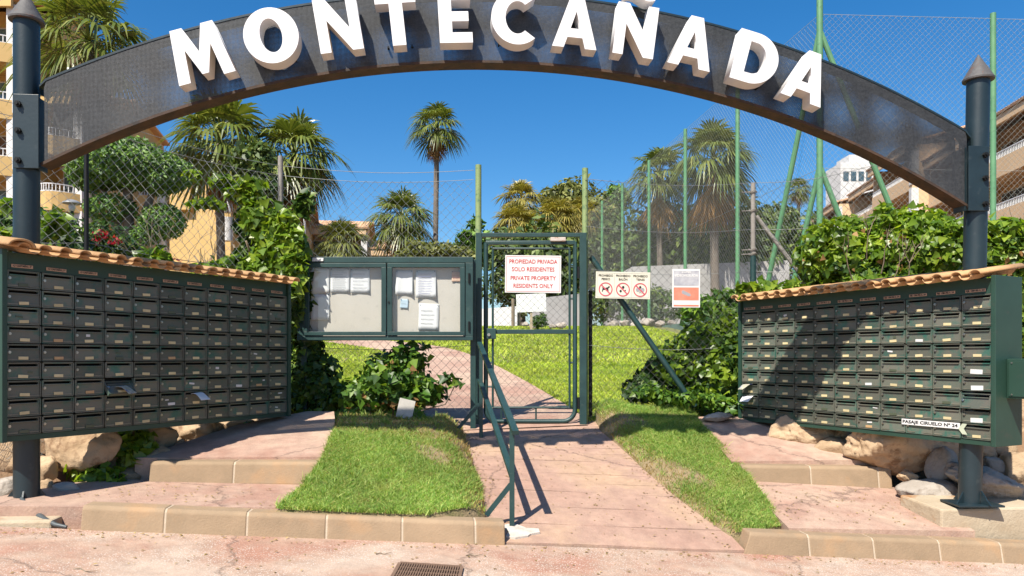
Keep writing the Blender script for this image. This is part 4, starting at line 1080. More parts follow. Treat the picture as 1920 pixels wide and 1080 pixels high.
for px in (565, 886):
    a, b = bp(px, 484), bp(px, 484); zg = ground_z(a.x, BY) - 0.05
    MB().bbox((a.x, BY + 0.11, (a.z + zg)/2), (0.055, 0.045, a.z - zg), 0.004).build("leg", M_GREEN, board)
def sheet(cx, cy, w, h, mat, label, lines=0, curl=0.01, head=False, roll=0.0, ink=M_INK, sag=0.0):
    c = bp(cx, cy); o = empty("notice_paper", (c.x, BY + 0.040, c.z), 0, label, "paper", "papers pinned in the notice board"); o.rotation_euler = (0, roll, 0)
    n = 6; V = []; F = []
    for j in range(n + 1):
        for i in range(n + 1):
            x = (i/n - .5)*w*sb; z = (j/n - .5)*h*sb
            V.append((x, -curl * ((abs(i/n - .5)*2)**2) * (1 - j/n) - 0.001 - 0.004*math.sin(i*1.3 + j*0.9)**2, z - sag*math.cos((i/n-.5)*PI)*(1 - j/n)*0.0))
    for j in range(n):
        for i in range(n): a = j*(n+1)+i; F.append((a, a+1, a+n+2, a+n+1))
    sh = MB().add(V, F).build("sheet", mat, o, world=False, smooth=True)
    md = sh.modifiers.new("thickness", 'SOLIDIFY'); md.thickness = 0.0008
    if lines:
        m = MB(); rg = random.Random(int(cx))
        for k in range(lines):
            z = (0.5 - (k + 1.6)/(lines + 2.2))*h*sb; ww = w*sb*rg.uniform(0.55, 0.8)
            m.box((-(w*sb*0.8 - ww)/2, -0.0075 - curl*0.4*(1 - (k/lines)*0), z), (ww, 0.0006, h*sb*0.012))
        m.build("print_lines", ink, o, world=False, kind="stuff")
    for s in (-1, 1): MB().tube([(s*w*sb*0.44, -0.003, h*sb*0.46), (s*w*sb*0.44, -0.014, h*sb*0.46)], 0.004, 6).build("pin", M_BOLT, o, world=False)
    return o
sheet(599, 526, 34, 50, M_PAPER, "white sheet high at the left edge of the notice board", 0)
sheet(599, 575, 34, 50, M_PAPER, "white sheet hanging lowest at the left edge of the notice board", 0, 0.012)
sheet(636, 525, 36, 46, M_PAPER, "closely printed sheet, second from left in the notice board", 11)
sheet(674, 526, 36, 46, M_PAPER, "faintly printed sheet, right of the others in the left board door", 5)
sheet(757, 529, 32, 46, M_PAPER, "plain curled sheet at the left of the right board door", 0, 0.03)
sheet(798, 532, 38, 52, M_PAPER, "sheet with violet print at the top of the right board door", 9, 0.03, ink=plain("violet_print", (0.42, 0.40, 0.62), 0.8))
sheet(803, 594, 38, 50, M_PAPER, "notice with a grey heading, low in the right board door", 4, 0.006, roll=R(1.5))
sheet(757, 569, 15, 18, plain("pale_blue_paper", (0.52, 0.66, 0.78), 0.7), "small pale blue note in the right board door", 1, 0.004, roll=R(4), ink=M_BLACK)
sheet(856, 518, 19, 20, plain("peach_paper", (0.75, 0.50, 0.36), 0.7), "small peach coloured note at the board's top right corner", 2, 0.004, ink=M_RED)
p = bp(597, 487, -0.03); MB().add(*(lambda w, h: ([(-w, 0, 0), (w, 0, .004), (w*1.05, 0, h), (-w*.9, 0, h*1.1), (-w, .02, 0), (w, .02, .004), (w*1.05, .02, h), (-w*.9, .02, h*1.1)], [(0,1,2,3),(7,6,5,4),(0,4,5,1),(1,5,6,2),(2,6,7,3),(3,7,4,0)]))(0.055, 0.034)).build("torn_sticker", M_PAPER, label="torn white sticker on the notice board's top rail", cat="sticker").location = (p.x, p.y, p.z - 0.02)

# ------------------------------------------------------------------ handrail
hr = empty("handrail", (-0.1, 6.4, ground_z(-0.1, 6.4)), 0, "green steel handrail with two sloping rails beside the path", "handrail")
nb = hit(960, 988, path_z); fb = hit(902, 820, path_z)
z_near_u = at(963, 800, nb.y).z; z_far_u = at(899, 655, fb.y).z
dirh = (fb - nb); dirh.z = 0; dl_ = dirh.length; dirh.normalize()
sl_u = (z_far_u - z_near_u) / dl_
def rail_pt(base, zoff, t): return Vector((nb.x + dirh.x*t, nb.y + dirh.y*t, base + sl_u*t + zoff))
MB().beam(rail_pt(z_near_u, 0.02, -0.17), rail_pt(z_near_u, 0.02, dl_ + 0.16), 0.046, 0.03).build("rail", M_GREEN, hr)
MB().beam(rail_pt(z_near_u, -0.34, -0.01), rail_pt(z_near_u, -0.34, dl_ + 0.12), 0.042, 0.028).build("rail", M_GREEN, hr)
for (b, zt) in ((nb, z_near_u), (fb, z_far_u)):
    MB().bbox((b.x, b.y, (b.z - 0.05 + zt)/2), (0.036, 0.036, zt - b.z + 0.05), 0.003).build("upright", M_GREEN, hr)
def brace(b, px0, py0, px1, py1):
    a = at(px0, py0, b.y); c = hit(px1, py1, lambda x, y: max(lawnbed_z(x, y), 0)) if False else Vector((at(px1, py1, b.y - 0.02).x, b.y - 0.02, at(px1, py1, b.y - 0.02).z))
    MB().beam(a, c, 0.034, 0.026, up=(0, 1, 0)).build("brace", M_GREEN, hr)
brace(nb, 958, 908, 912, 966); brace(fb, 899, 757, 847, 818)
# patch of mortar at its foot
mb = MB(); n = 14; top = []
for i in range(n):
    a = 2*PI*i/n; rr = 0.10 + 0.03*math.sin(3*a + 1) + 0.015*math.sin(5*a)
    x, y = nb.x + 0.05 + rr*1.15*math.cos(a), nb.y - 0.08 + rr*math.sin(a); top.append((x, y, path_z(x, max(y, kerb_y(x) + .001)) + 0.014))
mb.prism(top, 0.03); mb.build("mortar_patch", surf("white_mortar", (0.50, 0.44, 0.37), (0.72, 0.67, 0.60), 14, 0.95, bump=0.4), label="white mortar patch at the foot of the handrail", cat="mortar patch")

# ------------------------------------------------------------------ small things on the ground
c = hit(757, 783, lawnbed_z)
pq = empty("stone_plaque", (c.x, c.y, c.z), R(12), "small blank stone plaque leaning in the bed below the notice board", "plaque"); pq.rotation_euler = (R(-14), R(14), R(12))
MB().bbox((0, 0, 0.085), (0.155, 0.014, 0.19), 0.004).build("slab", surf("worn_plaque_stone", (0.42, 0.40, 0.35), (0.55, 0.52, 0.46), 14, 0.8, bump=0.1), pq, world=False)
MB().bbox((0.0, 0.04, 0.02), (0.02, 0.08, 0.02), 0.003).build("prop", M_BARK, pq, world=False)
# drain grate
g0 = hit(750, 1058, lambda x, y: road_z(x)); g1 = hit(868, 1058, lambda x, y: road_z(x))
gw_ = g1.x - g0.x; gx = (g0.x + g1.x)/2; gy = g0.y - 0.17; gz = road_z(gx) + 0.006
dg_ = empty("drain_grate", (gx, gy, gz), 0, "rusty iron drain grate set in the pink road", "drain grate"); dg_.rotation_euler = (0, math.atan(0.065), 0)
MB().box((0, 0, -0.003), (gw_ - 0.01, 0.33, 0.004)).build("pit", M_SLOT, dg_, world=False)
for (x, y, w, d) in ((0, 0.165, gw_, 0.02), (0, -0.165, gw_, 0.02), (-gw_/2, 0, 0.02, 0.31), (gw_/2, 0, 0.02, 0.31)): MB().box((x, y, 0.003), (w, d, 0.014)).build("frame_bar", M_IRON, dg_, world=False)
bar = MB().box((0, 0, 0), (0.0075, 0.31, 0.010)).mesh("slat", M_IRON)
nsl = 24
for i in range(nsl): link("slat", bar, dg_, (-gw_/2 + 0.02 + (gw_ - 0.04)*i/(nsl - 1), 0, 0.004))
for y in (-0.08, 0.0, 0.08): MB().box((0, y, 0.0025), (gw_ - 0.02, 0.008, 0.009)).build("cross_bar", M_IRON, dg_, world=False)
# dry leaves and crumbs of soil lying about
def litter(name, pts, zf, size, mat, label):
    rg = np.random.default_rng(77); P = np.array([(x, y, zf(x, y) + 0.007) for x, y in pts]); Nn = np.tile(np.array([(0, 0, 1.0)]), (len(P), 1))
    TV = np.array([(0, 0, 0), (.24, .42, .10), (0, 1, -.03), (-.24, .42, .10)]); n = len(P)
    a = rg.uniform(0, 6.28, n); sz = size*rg.uniform(.3, 1.2, n); t = np.stack([np.cos(a), np.sin(a), 0.15*rg.normal(size=n)], 1); x = np.stack([np.sin(a), -np.cos(a), 0*a], 1)
    V = P[:, None] + sz[:, None, None]*(TV[None, :, :1]*x[:, None] + TV[None, :, 1:2]*t[:, None] + TV[None, :, 2:]*Nn[:, None])
    F = np.array([(0, 1, 2, 3)])[None] + (np.arange(n)*4)[:, None, None]
    props(link(name, fast_mesh(name, V.reshape(-1, 3), F.reshape(-1, 4), mat)), label=label, cat="leaf litter", kind="stuff")
pp_ = scatter([(-3.5, 3.2), (4.5, 3.2), (4.5, kerb_y(4.5) - 0.02), (-3.5, kerb_y(-3.5) - 0.02)], 420)
e_ = scatter([(-3.5, kerb_y(-3.5) - 0.16), (4.5, kerb_y(4.5) - 0.16), (4.5, kerb_y(4.5) - 0.01), (-3.5, kerb_y(-3.5) - 0.01)], 260)
litter("leaf_litter", np.concatenate([pp_, e_]), lambda x, y: road_z(x), 0.028, M_DRY, "dry leaf bits and grit scattered on the road")
pp_ = np.array([(lerp_edge(PL, y) + (lerp_edge(PR, y) - lerp_edge(PL, y))*(u*u*(3-2*u) if u2 < .5 else (u**3 if u2 < .75 else 1 - u**3)), y) for y, u, u2 in zip(RNG.uniform(5.2, 7.7, 520), RNG.uniform(0, 1, 520), RNG.uniform(0, 1, 520))])
litter("leaf_litter", pp_, lambda x, y: path_z(x, max(y, kerb_y(x) + .001)), 0.026, M_DRY, "dry leaf bits scattered on the entrance path")
litter("leaf_litter", scatter([(2.05, 5.55), (3.3, 5.6), (3.3, 6.35), (2.05, 6.35)], 160), rl1, 0.026, M_DRY, "dry leaf bits on the lower landing by the right post")
litter("leaf_litter", scatter([(-3.0, 4.95), (-1.5, 5.0), (-1.5, 5.6), (-3.0, 5.6)], 120), ll1, 0.026, M_DRY, "dry leaf bits on the lower landing by the left post")
# concrete footings of the arch posts
def footing(name, outline, z1, depth, label, mat):
    o = MB().prism([(x, y, z1 + dz) for x, y, dz in outline], depth).build(name, mat, label=label, cat="footing")
    b = o.modifiers.new("bevel", 'BEVEL'); b.width = 0.015; b.segments = 2
    return o
k = kerb_y
footing("concrete_footing", [(-4.3, k(-4.3) + 0.02, 0), (-2.90, k(-2.9) + 0.03, -0.015), (-2.95, 5.42, 0), (-4.3, 5.42, 0)], 0.088, 0.30, "rust stained concrete footing under the left arch post", M_FOOT)
footing("concrete_footing", [(3.22, 5.60, -0.03), (5.2, 5.82, -0.03), (5.2, 6.05, 0.0), (3.14, 6.05, 0.0)], -0.012, 0.5, "rust stained concrete footing under the right arch post", M_FOOT)
# cable at the left post
pp = [at(40, 935, 5.0), at(62, 958, 4.9), at(85, 975, 4.75), at(105, 984, 4.70), at(125, 988, 4.70)]
pp = [Vector((p.x, p.y, p.z)) for p in pp]
smooth_by_angle(MB().tube(pp, [0.012, 0.020, 0.018, 0.014, 0.010], 10).build("cable_sleeve", M_CABLE, label="grey cable sleeve drooping over the left footing", cat="cable"), 60)
# paper scrap and twigs on the road
q = hit(262, 992, lambda x, y: road_z(x)); MB().prism([(q.x + dx, q.y + dy, q.z + 0.008) for dx, dy in ((-.05, -.01), (.05, -.012), (.06, .012), (-.04, .015))], 0.004).build("paper_scrap", M_PAPER, label="white paper scrap on the road below the kerb", cat="paper scrap")
for (px, py, L, an, lab) in ((720, 1040, 0.10, 0.4, "short dark twig on the road left of the drain grate end"), (890, 1043, 0.11, 0.2, "forked twig on the pale road right of the drain grate"), (160, 1072, 0.16, -0.3, "bent twig on the road at the lower left edge")):
    q = hit(px, py, lambda x, y: road_z(x)); d = Vector((math.cos(an), math.sin(an), 0))
    P = [q + d*L*(t - .5) + Vector((0, 0.012*math.sin(t*7), 0.008 + 0.004*math.sin(t*9))) for t in (0, .25, .5, .75, 1)]
    MB().tube(P, [0.003, 0.0035, 0.003, 0.0025, 0.001], 5).build("twig", M_TWIG, label=lab, cat="twig", group="twigs on the road")

# ------------------------------------------------------------------ boulders
from mathutils import noise as mnoise
def rock_mesh(name, size, seed, mat, cuts=22):
    """broken limestone block: a lumpy ball cut by planes, then roughened"""
    rg = np.random.default_rng(seed)
    big = max(size) > 0.5
    bm = bmesh.new(); bmesh.ops.create_icosphere(bm, subdivisions=5 if big else 4, radius=0.5)
    V = np.array([v.co[:] for v in bm.verts]); n = V / np.linalg.norm(V, axis=1)[:, None]
    r = np.full(len(V), 0.56)
    for _ in range(cuts):
        d = rg.normal(size=3); d /= np.linalg.norm(d); lim = rg.uniform(0.35, 0.49)
        c = n @ d; q = lim / np.maximum(c, 1e-3); k = 130.0
        r = np.where(c > 0.2, -np.log(np.exp(-k*r) + np.exp(-k*np.minimum(q, 2.0))) / k, r)     # soft cut
    off = Vector(rg.uniform(-50, 50, 3)); sz = np.array(size); m = float(sz.mean())
    out = []
    for p, rr in zip(n, r):
        w = Vector(p * sz * 2.2 / m)
        f = mnoise.fractal(w * 1.1 + off, 1.0, 2.1, 3) * 0.030 + mnoise.fractal(w * 4.0 + off, 0.9, 2.1, 4) * 0.018 - abs(mnoise.noise(w * 2.0 - off)) ** 0.5 * 0.030
        out.append(p * (rr + f + 0.015) * sz)
    for v, c in zip(bm.verts, out): v.co = Vector(c)
    me = bpy.data.meshes.new(name); bm.to_mesh(me); bm.free(); me.materials.append(mat)
    for p in me.polygons: p.use_smooth = True
    return me
def rock(px, py, w, h, Y, seed, label, mat=None, rot=0.0, depth=None, group="boulders of the dry stone bank"):
    c = at(px, py, Y); s = Y / FPX
    o = link("boulder", rock_mesh("boulder", (w*s, (depth or w*0.7)*s, h*s), seed, mat or M_ROCK), None, c, (rot*0.3, rot, seed*0.7 % 0.6 - 0.3))
    return props(o, label, "boulder", group)
rock(150, 838, 160, 120, 5.85, 1, "large tan boulder under the shaded mailboxes, right beside the left post", rot=0.1)
rock(262, 822, 130, 96, 6.2, 12, "sunlit tan boulder behind the bright leaves under the left mailboxes")
rock(25, 850, 90, 120, 5.75, 3, "brown boulder left of the left arch post")
rock(12, 918, 60, 60, 5.35, 4, "low pale boulder at the photo's left edge beside the post", M_ROCKG)
rock(366, 812, 110, 66, 6.75, 5, "rounded orange boulder under the far half of the left mailboxes")
rock(300, 868, 110, 70, 6.05, 6, "reddish broken rock beside the left step", rot=0.3)
rock(235, 900, 95, 56, 5.9, 7, "dark rock at the foot of the left bank behind the leaves")
rock(88, 880, 46, 60, 5.6, 8, "small tan rock just right of the left post")
rock(122, 918, 46, 26, 5.35, 9, "smallest pale stone right of the left post's foot", M_ROCKG)
rock(86, 920, 30, 42, 5.4, 10, "upright pale stone touching the left post's foot")
rock(430, 800, 90, 50, 7.0, 11, "shaded rock at the gate end of the left bank")
rock(490, 790, 80, 45, 7.3, 13, "low shaded rock beside the dark shrub by the notice board")
rock(1692, 828, 240, 140, 6.55, 21, "largest orange boulder, under the middle of the right mailboxes", depth=96)
rock(1530, 814, 160, 86, 7.15, 22, "long orange boulder under the gate half of the right mailboxes", depth=80)
rock(1590, 822, 50, 56, 7.0, 23, "small stone wedged between the two big orange boulders")
rock(1850, 905, 165, 70, 6.05, 24, "flat grey boulder behind the right post's foot", M_ROCKG, rot=0.28)
rock(1770, 880, 60, 80, 6.3, 25, "grey boulder just left of the right post", M_ROCKG)
rock(1872, 876, 52, 40, 6.35, 26, "small grey wedge stone above the flat grey boulder", M_ROCKG, rot=0.4)
rock(1835, 850, 70, 60, 6.5, 27, "brown stone right of the right post under the cabinet")
rock(1912, 880, 90, 90, 6.3, 28, "tan boulder at the photo's right edge", rot=0.3)
rock(1925, 790, 110, 150, 6.7, 29, "tall sunlit boulder at the right edge behind the metal box")
rock(1702, 893, 36, 24, 6.35, 30, "little square stone below the largest orange boulder")
rock(1745, 922, 110, 44, 6.15, 32, "flat shaded stone left of the right post's foot", M_ROCKG)
rock(1345, 782, 56, 16, 7.6, 33, "flat stone at the fence stay's foot", M_ROCKG)
rock(1462, 796, 70, 44, 7.6, 61, "smaller orange rock at the gate end of the right bank")
rock(1578, 846, 90, 70, 6.85, 62, "broken brown rock in front of the wedged small stone")
rock(1800, 820, 90, 70, 6.7, 64, "brown boulder above the grey one left of the right post")
rock(1880, 830, 80, 60, 6.6, 65, "tan rock wedged under the metal box")
rock(200, 872, 80, 60, 5.95, 66, "tan rock between the large tan boulder and the creeper")
rock(330, 845, 80, 44, 6.45, 67, "brown rock above the reddish broken rock")
rock(400, 838, 90, 36, 6.6, 68, "long low rock at the left upper landing's edge")
rock(55, 905, 60, 50, 5.6, 69, "brown rock hidden half behind the left post")
for i, (px, py, w) in enumerate(((1150, 609, 26), (1172, 607, 22), (1192, 610, 24), (1214, 606, 30), (1238, 608, 22), (1258, 606, 18))):
    rock(px, py, w, w*0.7, 22.6, 40 + i, ("leftmost", "second from left", "third from left", "fourth from left", "fifth from left", "rightmost")[i] + " rubble stone in the row at the tennis court's foot", M_ROCKG, group="rubble stones by the tennis court")
for i, (px, py, w) in enumerate(((985, 608, 14), (1002, 611, 18), (1036, 612, 16), (1052, 610, 20))):
    rock(px, py, w, w*0.7, 21.2, 50 + i, ("leftmost", "second from left", "second from right", "rightmost")[i] + " pale edging stone in the lawn seen through the gate", M_ROCKG, group="edging stones behind the gate")

# ------------------------------------------------------------------ foliage generators
T_IVY = (np.array([(0, 0, 0), (.50, .16, .10), (.27, .56, .05), (0, 1, -.08), (-.27, .56, .05), (-.50, .16, .10)]), np.array([(0, 1, 2, 3), (0, 3, 4, 5)]))
T_LEAF = (np.array([(0, 0, 0), (.24, .42, .05), (0, 1, -.06), (-.24, .42, .05)]), np.array([(0, 1, 2, 3)]))
T_NEEDLE = (np.array([(-.05, 0, 0), (.05, 0, 0), (.04, .6, .05), (0, 1, 0)]), np.array([(0, 1, 2, 3)]))
def norm(a): return a / np.maximum(np.linalg.norm(a, axis=1), 1e-9)[:, None]
def leaf_arrays(P, Nn, size, tmpl, rg, tip=(0, 0, -0.6), tipn=0.2, jit=0.62, svar=0.6):
    n = len(P); Nn = norm(Nn + rg.normal(size=(n, 3)) * jit)
    t = rg.normal(size=(n, 3)) * 0.8 + np.array(tip) + Nn * tipn
    t = norm(t - Nn * (t * Nn).sum(1)[:, None]); x = np.cross(t, Nn)
    s = size * rg.uniform(1 - svar, 1 + svar, n)
    TV, TF = tmpl; k = len(TV)
    V = P[:, None, :] + s[:, None, None] * (TV[None, :, 0:1]*x[:, None, :] + TV[None, :, 1:2]*t[:, None, :] + TV[None, :, 2:3]*Nn[:, None, :])
    F = (TF[None] + (np.arange(n)*k)[:, None, None]).reshape(-1, TF.shape[1])
    return V.reshape(-1, 3), F
def blob_points(blobs, n, rg, shell=0.55, rough=0.22):
    """points through the outer shell of lumpy ellipsoids [(centre, radii)], with outward normals"""
    vol = np.array([(b[1][0]*b[1][1] + b[1][1]*b[1][2] + b[1][0]*b[1][2]) for b in blobs]); cnt = np.maximum(1, (n*vol/vol.sum()).astype(int))
    P = []; Q = []
    for (c, r), m in zip(blobs, cnt):
        d = norm(rg.normal(size=(m, 3))); rad = 1 - shell * rg.uniform(0, 1, m)**1.8
        k = rg.normal(size=(3, 3))*3.2; lump = 1 + rough*np.sin(d @ k + rg.uniform(0, 6, 3)).sum(1)/1.6
        P.append(np.array(c) + d*np.array(r)*(rad*lump)[:, None]); Q.append(norm(d/np.array(r)))
    return np.concatenate(P), np.concatenate(Q)
def foliage(name, blobs, n, size, mat, parent, tmpl=T_IVY, seed=1, shell=0.55, rough=0.22, upbias=0.35, clip=None, **kw):
    rg = np.random.default_rng(seed)
    P, Q = blob_points(blobs, n, rg, shell, rough); Q = norm(Q + np.array((0, -0.15, upbias)))
    if clip is not None: m = clip(P); P, Q = P[m], Q[m]
    V, F = leaf_arrays(P, Q, size, tmpl, rg, **kw)
    if parent is not None: V = V - np.array(wmat(parent).translation)
    return link(name, fast_mesh(name, V, F, mat), parent, kind="stuff")
def pb(px, py, r, Y, ry=None, rd=None):
    """ellipsoid from a patch of the photo: centre pixel, radius in pixels, distance"""
    c = at(px, py, Y); s = Y/FPX
    return (tuple(c), (r*s, (rd or r)*s, (ry or r)*s))
def branch(mb, p, d, L, r, depth, rg, tips):
    q = p + d*L; mid = p + d*L*0.5 + Vector((rg.uniform(-1, 1), rg.uniform(-1, 1), rg.uniform(-.3, .6)))*L*0.08
    mb.tube([p, mid, q], [r, r*0.85, r*0.68], 7, True)
    if depth == 0: tips.append(q); return
    for _ in range(rg.choice((2, 3))):
        nd = (d + Vector((rg.uniform(-1, 1), rg.uniform(-1, 1), rg.uniform(-.25, .75)))*0.75).normalized()
        branch(mb, q, nd, L*rg.uniform(0.55, 0.8), r*0.62, depth - 1, rg, tips)

def tree(name, px, Y, trunk_top, blobs, n, size, mat, label, cat="tree", tmpl=T_LEAF, seed=1, r=0.14, group=None, trunk_px=None, **kw):
    x = ((trunk_px or px) - 960)/FPX*Y; zg = ground_z(x, Y) - 0.1
    root = empty(name, (x, Y, zg), 0, label, cat, group)
    rg = random.Random(seed); mb = MB(); base = Vector((x, Y, zg))
    zt = EYE + (HORIZ - trunk_top)/FPX*Y
    top = Vector((x + rg.uniform(-.2, .2), Y, max(zt, zg + 0.3)))
    mb.tube([base, base.lerp(top, 0.5) + Vector((rg.uniform(-.15, .15), rg.uniform(-.15, .15), 0)), top], [r*1.25, r, r*0.8], 9)
    mb.build("trunk", M_BARK, root, smooth=True)
    mb = MB()
    for c, rr in blobs:
        c = Vector(c); m = top.lerp(c, 0.55) + Vector((0, 0, -0.1*rr[2]))
        mb.tube([top - Vector((0, 0, r)), m, c], [r*0.6, r*0.4, r*0.15], 6)
    mb.build("limbs", M_BARK, root, smooth=True, kind="stuff")
    foliage("crown", blobs, n, size, mat, root, tmpl, seed, **kw)
    return root

# ------------------------------------------------------------------ fan palms
def frond_mesh(elev, Lp, Rf, droop, nb, mat, seed, fold=0.25, spread=112, tipsplit=0.5):
    rg = random.Random(seed); V = []; F = []
    e = R(elev); f0 = Vector((math.cos(e), 0, math.sin(e))); down = Vector((0, 0, -1))
    hub = f0*Lp + down*(0.10*Lp*max(0.0, math.cos(e)))
    f = (f0 + down*0.30*math.cos(e)*(1 if elev > -40 else 0.2)).normalized(); s = Vector((0, 1, 0)); u = s.cross(f) * -1
    if u.z < 0 and elev > -50: u = -u
    # stalk
    w = 0.022*Rf
    for (p, ww) in ((Vector((0, 0, 0)), w*1.6), (hub*0.5 + Vector((0, 0, 0.03*Lp)), w), (hub, w*0.8)):
        V += [p - s*ww, p + s*ww, p + u*ww]
    for k in range(2):
        for q in range(3): q2 = (q+1) % 3; F.append((3*k+q, 3*k+q2, 3*k+3+q2, 3*k+3+q))
    dphi = 2*spread/nb
    for i in range(nb):
        ph = R(-spread + dphi*(i + 0.5) + rg.uniform(-2, 2)); L = Rf*(0.72 + 0.28*math.cos(ph*0.8))*rg.uniform(0.9, 1.06)
        d = f*math.cos(ph) + s*math.sin(ph); lift = u*(fold*abs(math.sin(ph)))
        d = (d + lift).normalized(); side = (f*-math.sin(ph) + s*math.cos(ph)).normalized()
        b = len(V); dr = droop*rg.uniform(0.7, 1.35)
        for t, wf in ((0.03, 1.0), (tipsplit, 1.0), (0.78, 0.62), (1.0, 0.04)):
            c = hub + d*L*t + down*L*dr*(t**2.6)
            hw = L*min(t, tipsplit)*math.sin(R(dphi)/2)*1.04*wf
            V += [c - side*hw, c + side*hw]
        for k in range(3): F.append((b+2*k, b+2*k+1, b+2*k+3, b+2*k+2))
    me = bpy.data.meshes.new("frond"); me.from_pydata([tuple(v) for v in V], [], F); me.materials.append(mat); return me
PALM_CACHE = {}
def palm(px, py, Y, Rpx, label, n=34, dead=10, mat=M_PALM, trunk_r=0.16, seed=1, zmin=None, lo=-35, skirt=1.0, trunk_dx=0.0, cat="palm tree"):
    c = at(px, py, Y); Rm = Rpx*Y/FPX; rg = random.Random(seed)
    zg = (zmin if zmin is not None else ground_z(c.x, Y)) - 0.2
    root = empty("fan_palm", (c.x + trunk_dx, Y, zg), 0, label, cat, "fan palms")
    h = c.z - zg - Rm*0.15; mb = MB(); P = []; rr = []
    for i in range(13):
        t = i/12; P.append((-trunk_dx*(t**1.5) + 0.05*math.sin(3*t + seed), 0.04*math.sin(2*t), h*t)); rr.append(trunk_r*(1.35 - 0.45*min(1, t*3) + 0.12*(t > 0.85)) + 0.012*(i % 2))
    mb.tube([Vector(p) for p in P], rr, 12); P_top = Vector((-trunk_dx*0 + P[-1][0], P[-1][1], h))
    # mesh frame: trunk ends under the crown at c
    tr = mb.build("trunk", M_PTRUNK, root, world=False, smooth=True)
    top = Vector((P[-1][0], P[-1][1], h - 0.02))
    for k in range(n):
        t = (k + 0.5)/n; elev = lo + (82 - lo)*(t**0.85); eb = round(elev/12)*12; var = k % 2
        key = (eb, var, mat.name)
        if key not in PALM_CACHE:
            PALM_CACHE[key] = frond_mesh(eb, 0.52, 0.74, 0.46 if eb > 30 else 0.66, 26, mat, eb*3 + var, fold=0.30 if var else 0.18)
        az = k*2.39996 + rg.uniform(-.25, .25); sc = Rm*rg.uniform(0.88, 1.12)*(0.92 if elev > 55 else 1.0)
        link("frond", PALM_CACHE[key], root, top + Vector((0, 0, 0.15*Rm*t)), (rg.uniform(-.12, .12), rg.uniform(-.08, .08), az), (sc, sc, sc))
    for k in range(dead):
        eb = (-86, -74, -62)[k % 3]; key = (eb, 'dead')
        if key not in PALM_CACHE: PALM_CACHE[key] = frond_mesh(eb, 0.40, 0.55, 0.25, 14, M_DEAD, eb, fold=0.1, spread=46)
        az = k*2.39996 + 1.1; sc = Rm*rg.uniform(0.8, 1.15)*skirt
        link("dead_frond", PALM_CACHE[key], root, top + Vector((0, 0, -0.10*Rm*(k % 4) - 0.02)), (0, 0, az), (sc, sc, sc))
    return root
palm(166, 66, 24, 108, "big fan palm behind the left end of the arch beside the ochre flats", 27, 6, seed=1, lo=-42)
palm(414, 256, 29, 98, "fan palm with a slim bare trunk, left of the pair under the arch", 36, 8, seed=2, lo=-48, trunk_r=0.17, skirt=1.1)
palm(553, 283, 30, 84, "bushy fan palm with brown skirt, right of the pair under the arch", 34, 14, seed=3, lo=-48, trunk_r=0.19, trunk_dx=-0.65, skirt=1.35)
palm(818, 234, 40, 50, "tall thin fan palm standing alone against the open sky", 28, 12, seed=4, lo=-40, trunk_r=0.15, skirt=1.0)
palm(750, 405, 38, 60, "short full fan palm beside the tall thin palm", 34, 14, seed=5, lo=-50, trunk_r=0.2)
palm(640, 452, 30, 52, "low clump of fan palm above the notice board", 34, 4, seed=6, lo=-30, mat=M_OLIVE, trunk_r=0.16)
palm(1236, 322, 36, 58, "fan palm with brown skirt behind the court net, left of the net pair", 28, 12, seed=7, lo=-38, skirt=1.5)
palm(1340, 292, 33, 76, "largest fan palm behind the court net with a hanging dead skirt", 32, 16, seed=8, lo=-40, skirt=1.5, trunk_r=0.2)
palm(978, 372, 38, 44, "yellowish fan palm behind the gate's top left", 34, 16, mat=M_PALMY, seed=9, lo=-55, skirt=1.6)
palm(1042, 408, 36, 50, "yellow fan palm clump above the middle of the gate", 40, 20, mat=M_PALMY, seed=10, lo=-60, skirt=1.3)
palm(965, 418, 35, 46, "low golden fan palm behind the gate's left post", 40, 24, mat=M_PALMY, seed=11, lo=-60, skirt=1.2)
palm(1497, 352, 80, 24, "distant small fan palm left of the court's corner pole", 26, 8, seed=12, lo=-50, zmin=4)
palm(1090, 400, 40, 42, "yellow fan palm behind the gate's right fence post", 36, 14, mat=M_PALMY, seed=13, lo=-55)

# ------------------------------------------------------------------ background trees and shrubs
tree("broadleaf_tree", 1090, 44, 470, [pb(1070, 375, 42, 44), pb(1110, 395, 40, 44), pb(1040, 380, 30, 44), pb(1120, 430, 45, 44)], 5200, 0.34, M_OLIVE, "olive green tree behind the yellow palms above the gate", seed=21, r=0.25)
tree("round_pine", 1157, 62, 440, [pb(1157, 368, 22, 62, 20), pb(1150, 376, 16, 62), pb(1166, 376, 15, 62)], 1400, 0.40, M_PINE, "small round-topped pine far behind the court poles", seed=22, r=0.25)
GD = "dark trees behind the court net"
tree("dark_tree", 1150, 40, 520, [pb(1140, 440, 50, 40), pb(1180, 470, 55, 40), pb(1110, 480, 45, 40), pb(1150, 520, 60, 40)], 5200, 0.34, M_TREE, "dark bushy tree behind the court poles nearest the gate", seed=23, r=0.3, group=GD)
tree("dark_tree", 1260, 38, 520, [pb(1250, 430, 60, 38), pb(1210, 470, 50, 38), pb(1290, 480, 60, 38), pb(1240, 520, 60, 38)], 5600, 0.33, M_TREE, "dark tree under the left palm behind the court net", seed=24, r=0.3, group=GD)
tree("dark_tree", 1370, 36, 520, [pb(1370, 420, 60, 36), pb(1330, 470, 55, 36), pb(1420, 430, 55, 36), pb(1400, 500, 60, 36)], 5600, 0.31, M_TREE, "dark tree under the largest palm behind the court net", seed=25, r=0.3, group=GD)
tree("dark_tree", 1460, 48, 520, [pb(1450, 430, 48, 48), pb(1490, 450, 50, 48), pb(1430, 480, 45, 48), pb(1480, 500, 50, 48)], 4000, 0.42, M_TREE, "dark tree left of the salmon flats behind the court net", seed=26, r=0.3, group=GD)
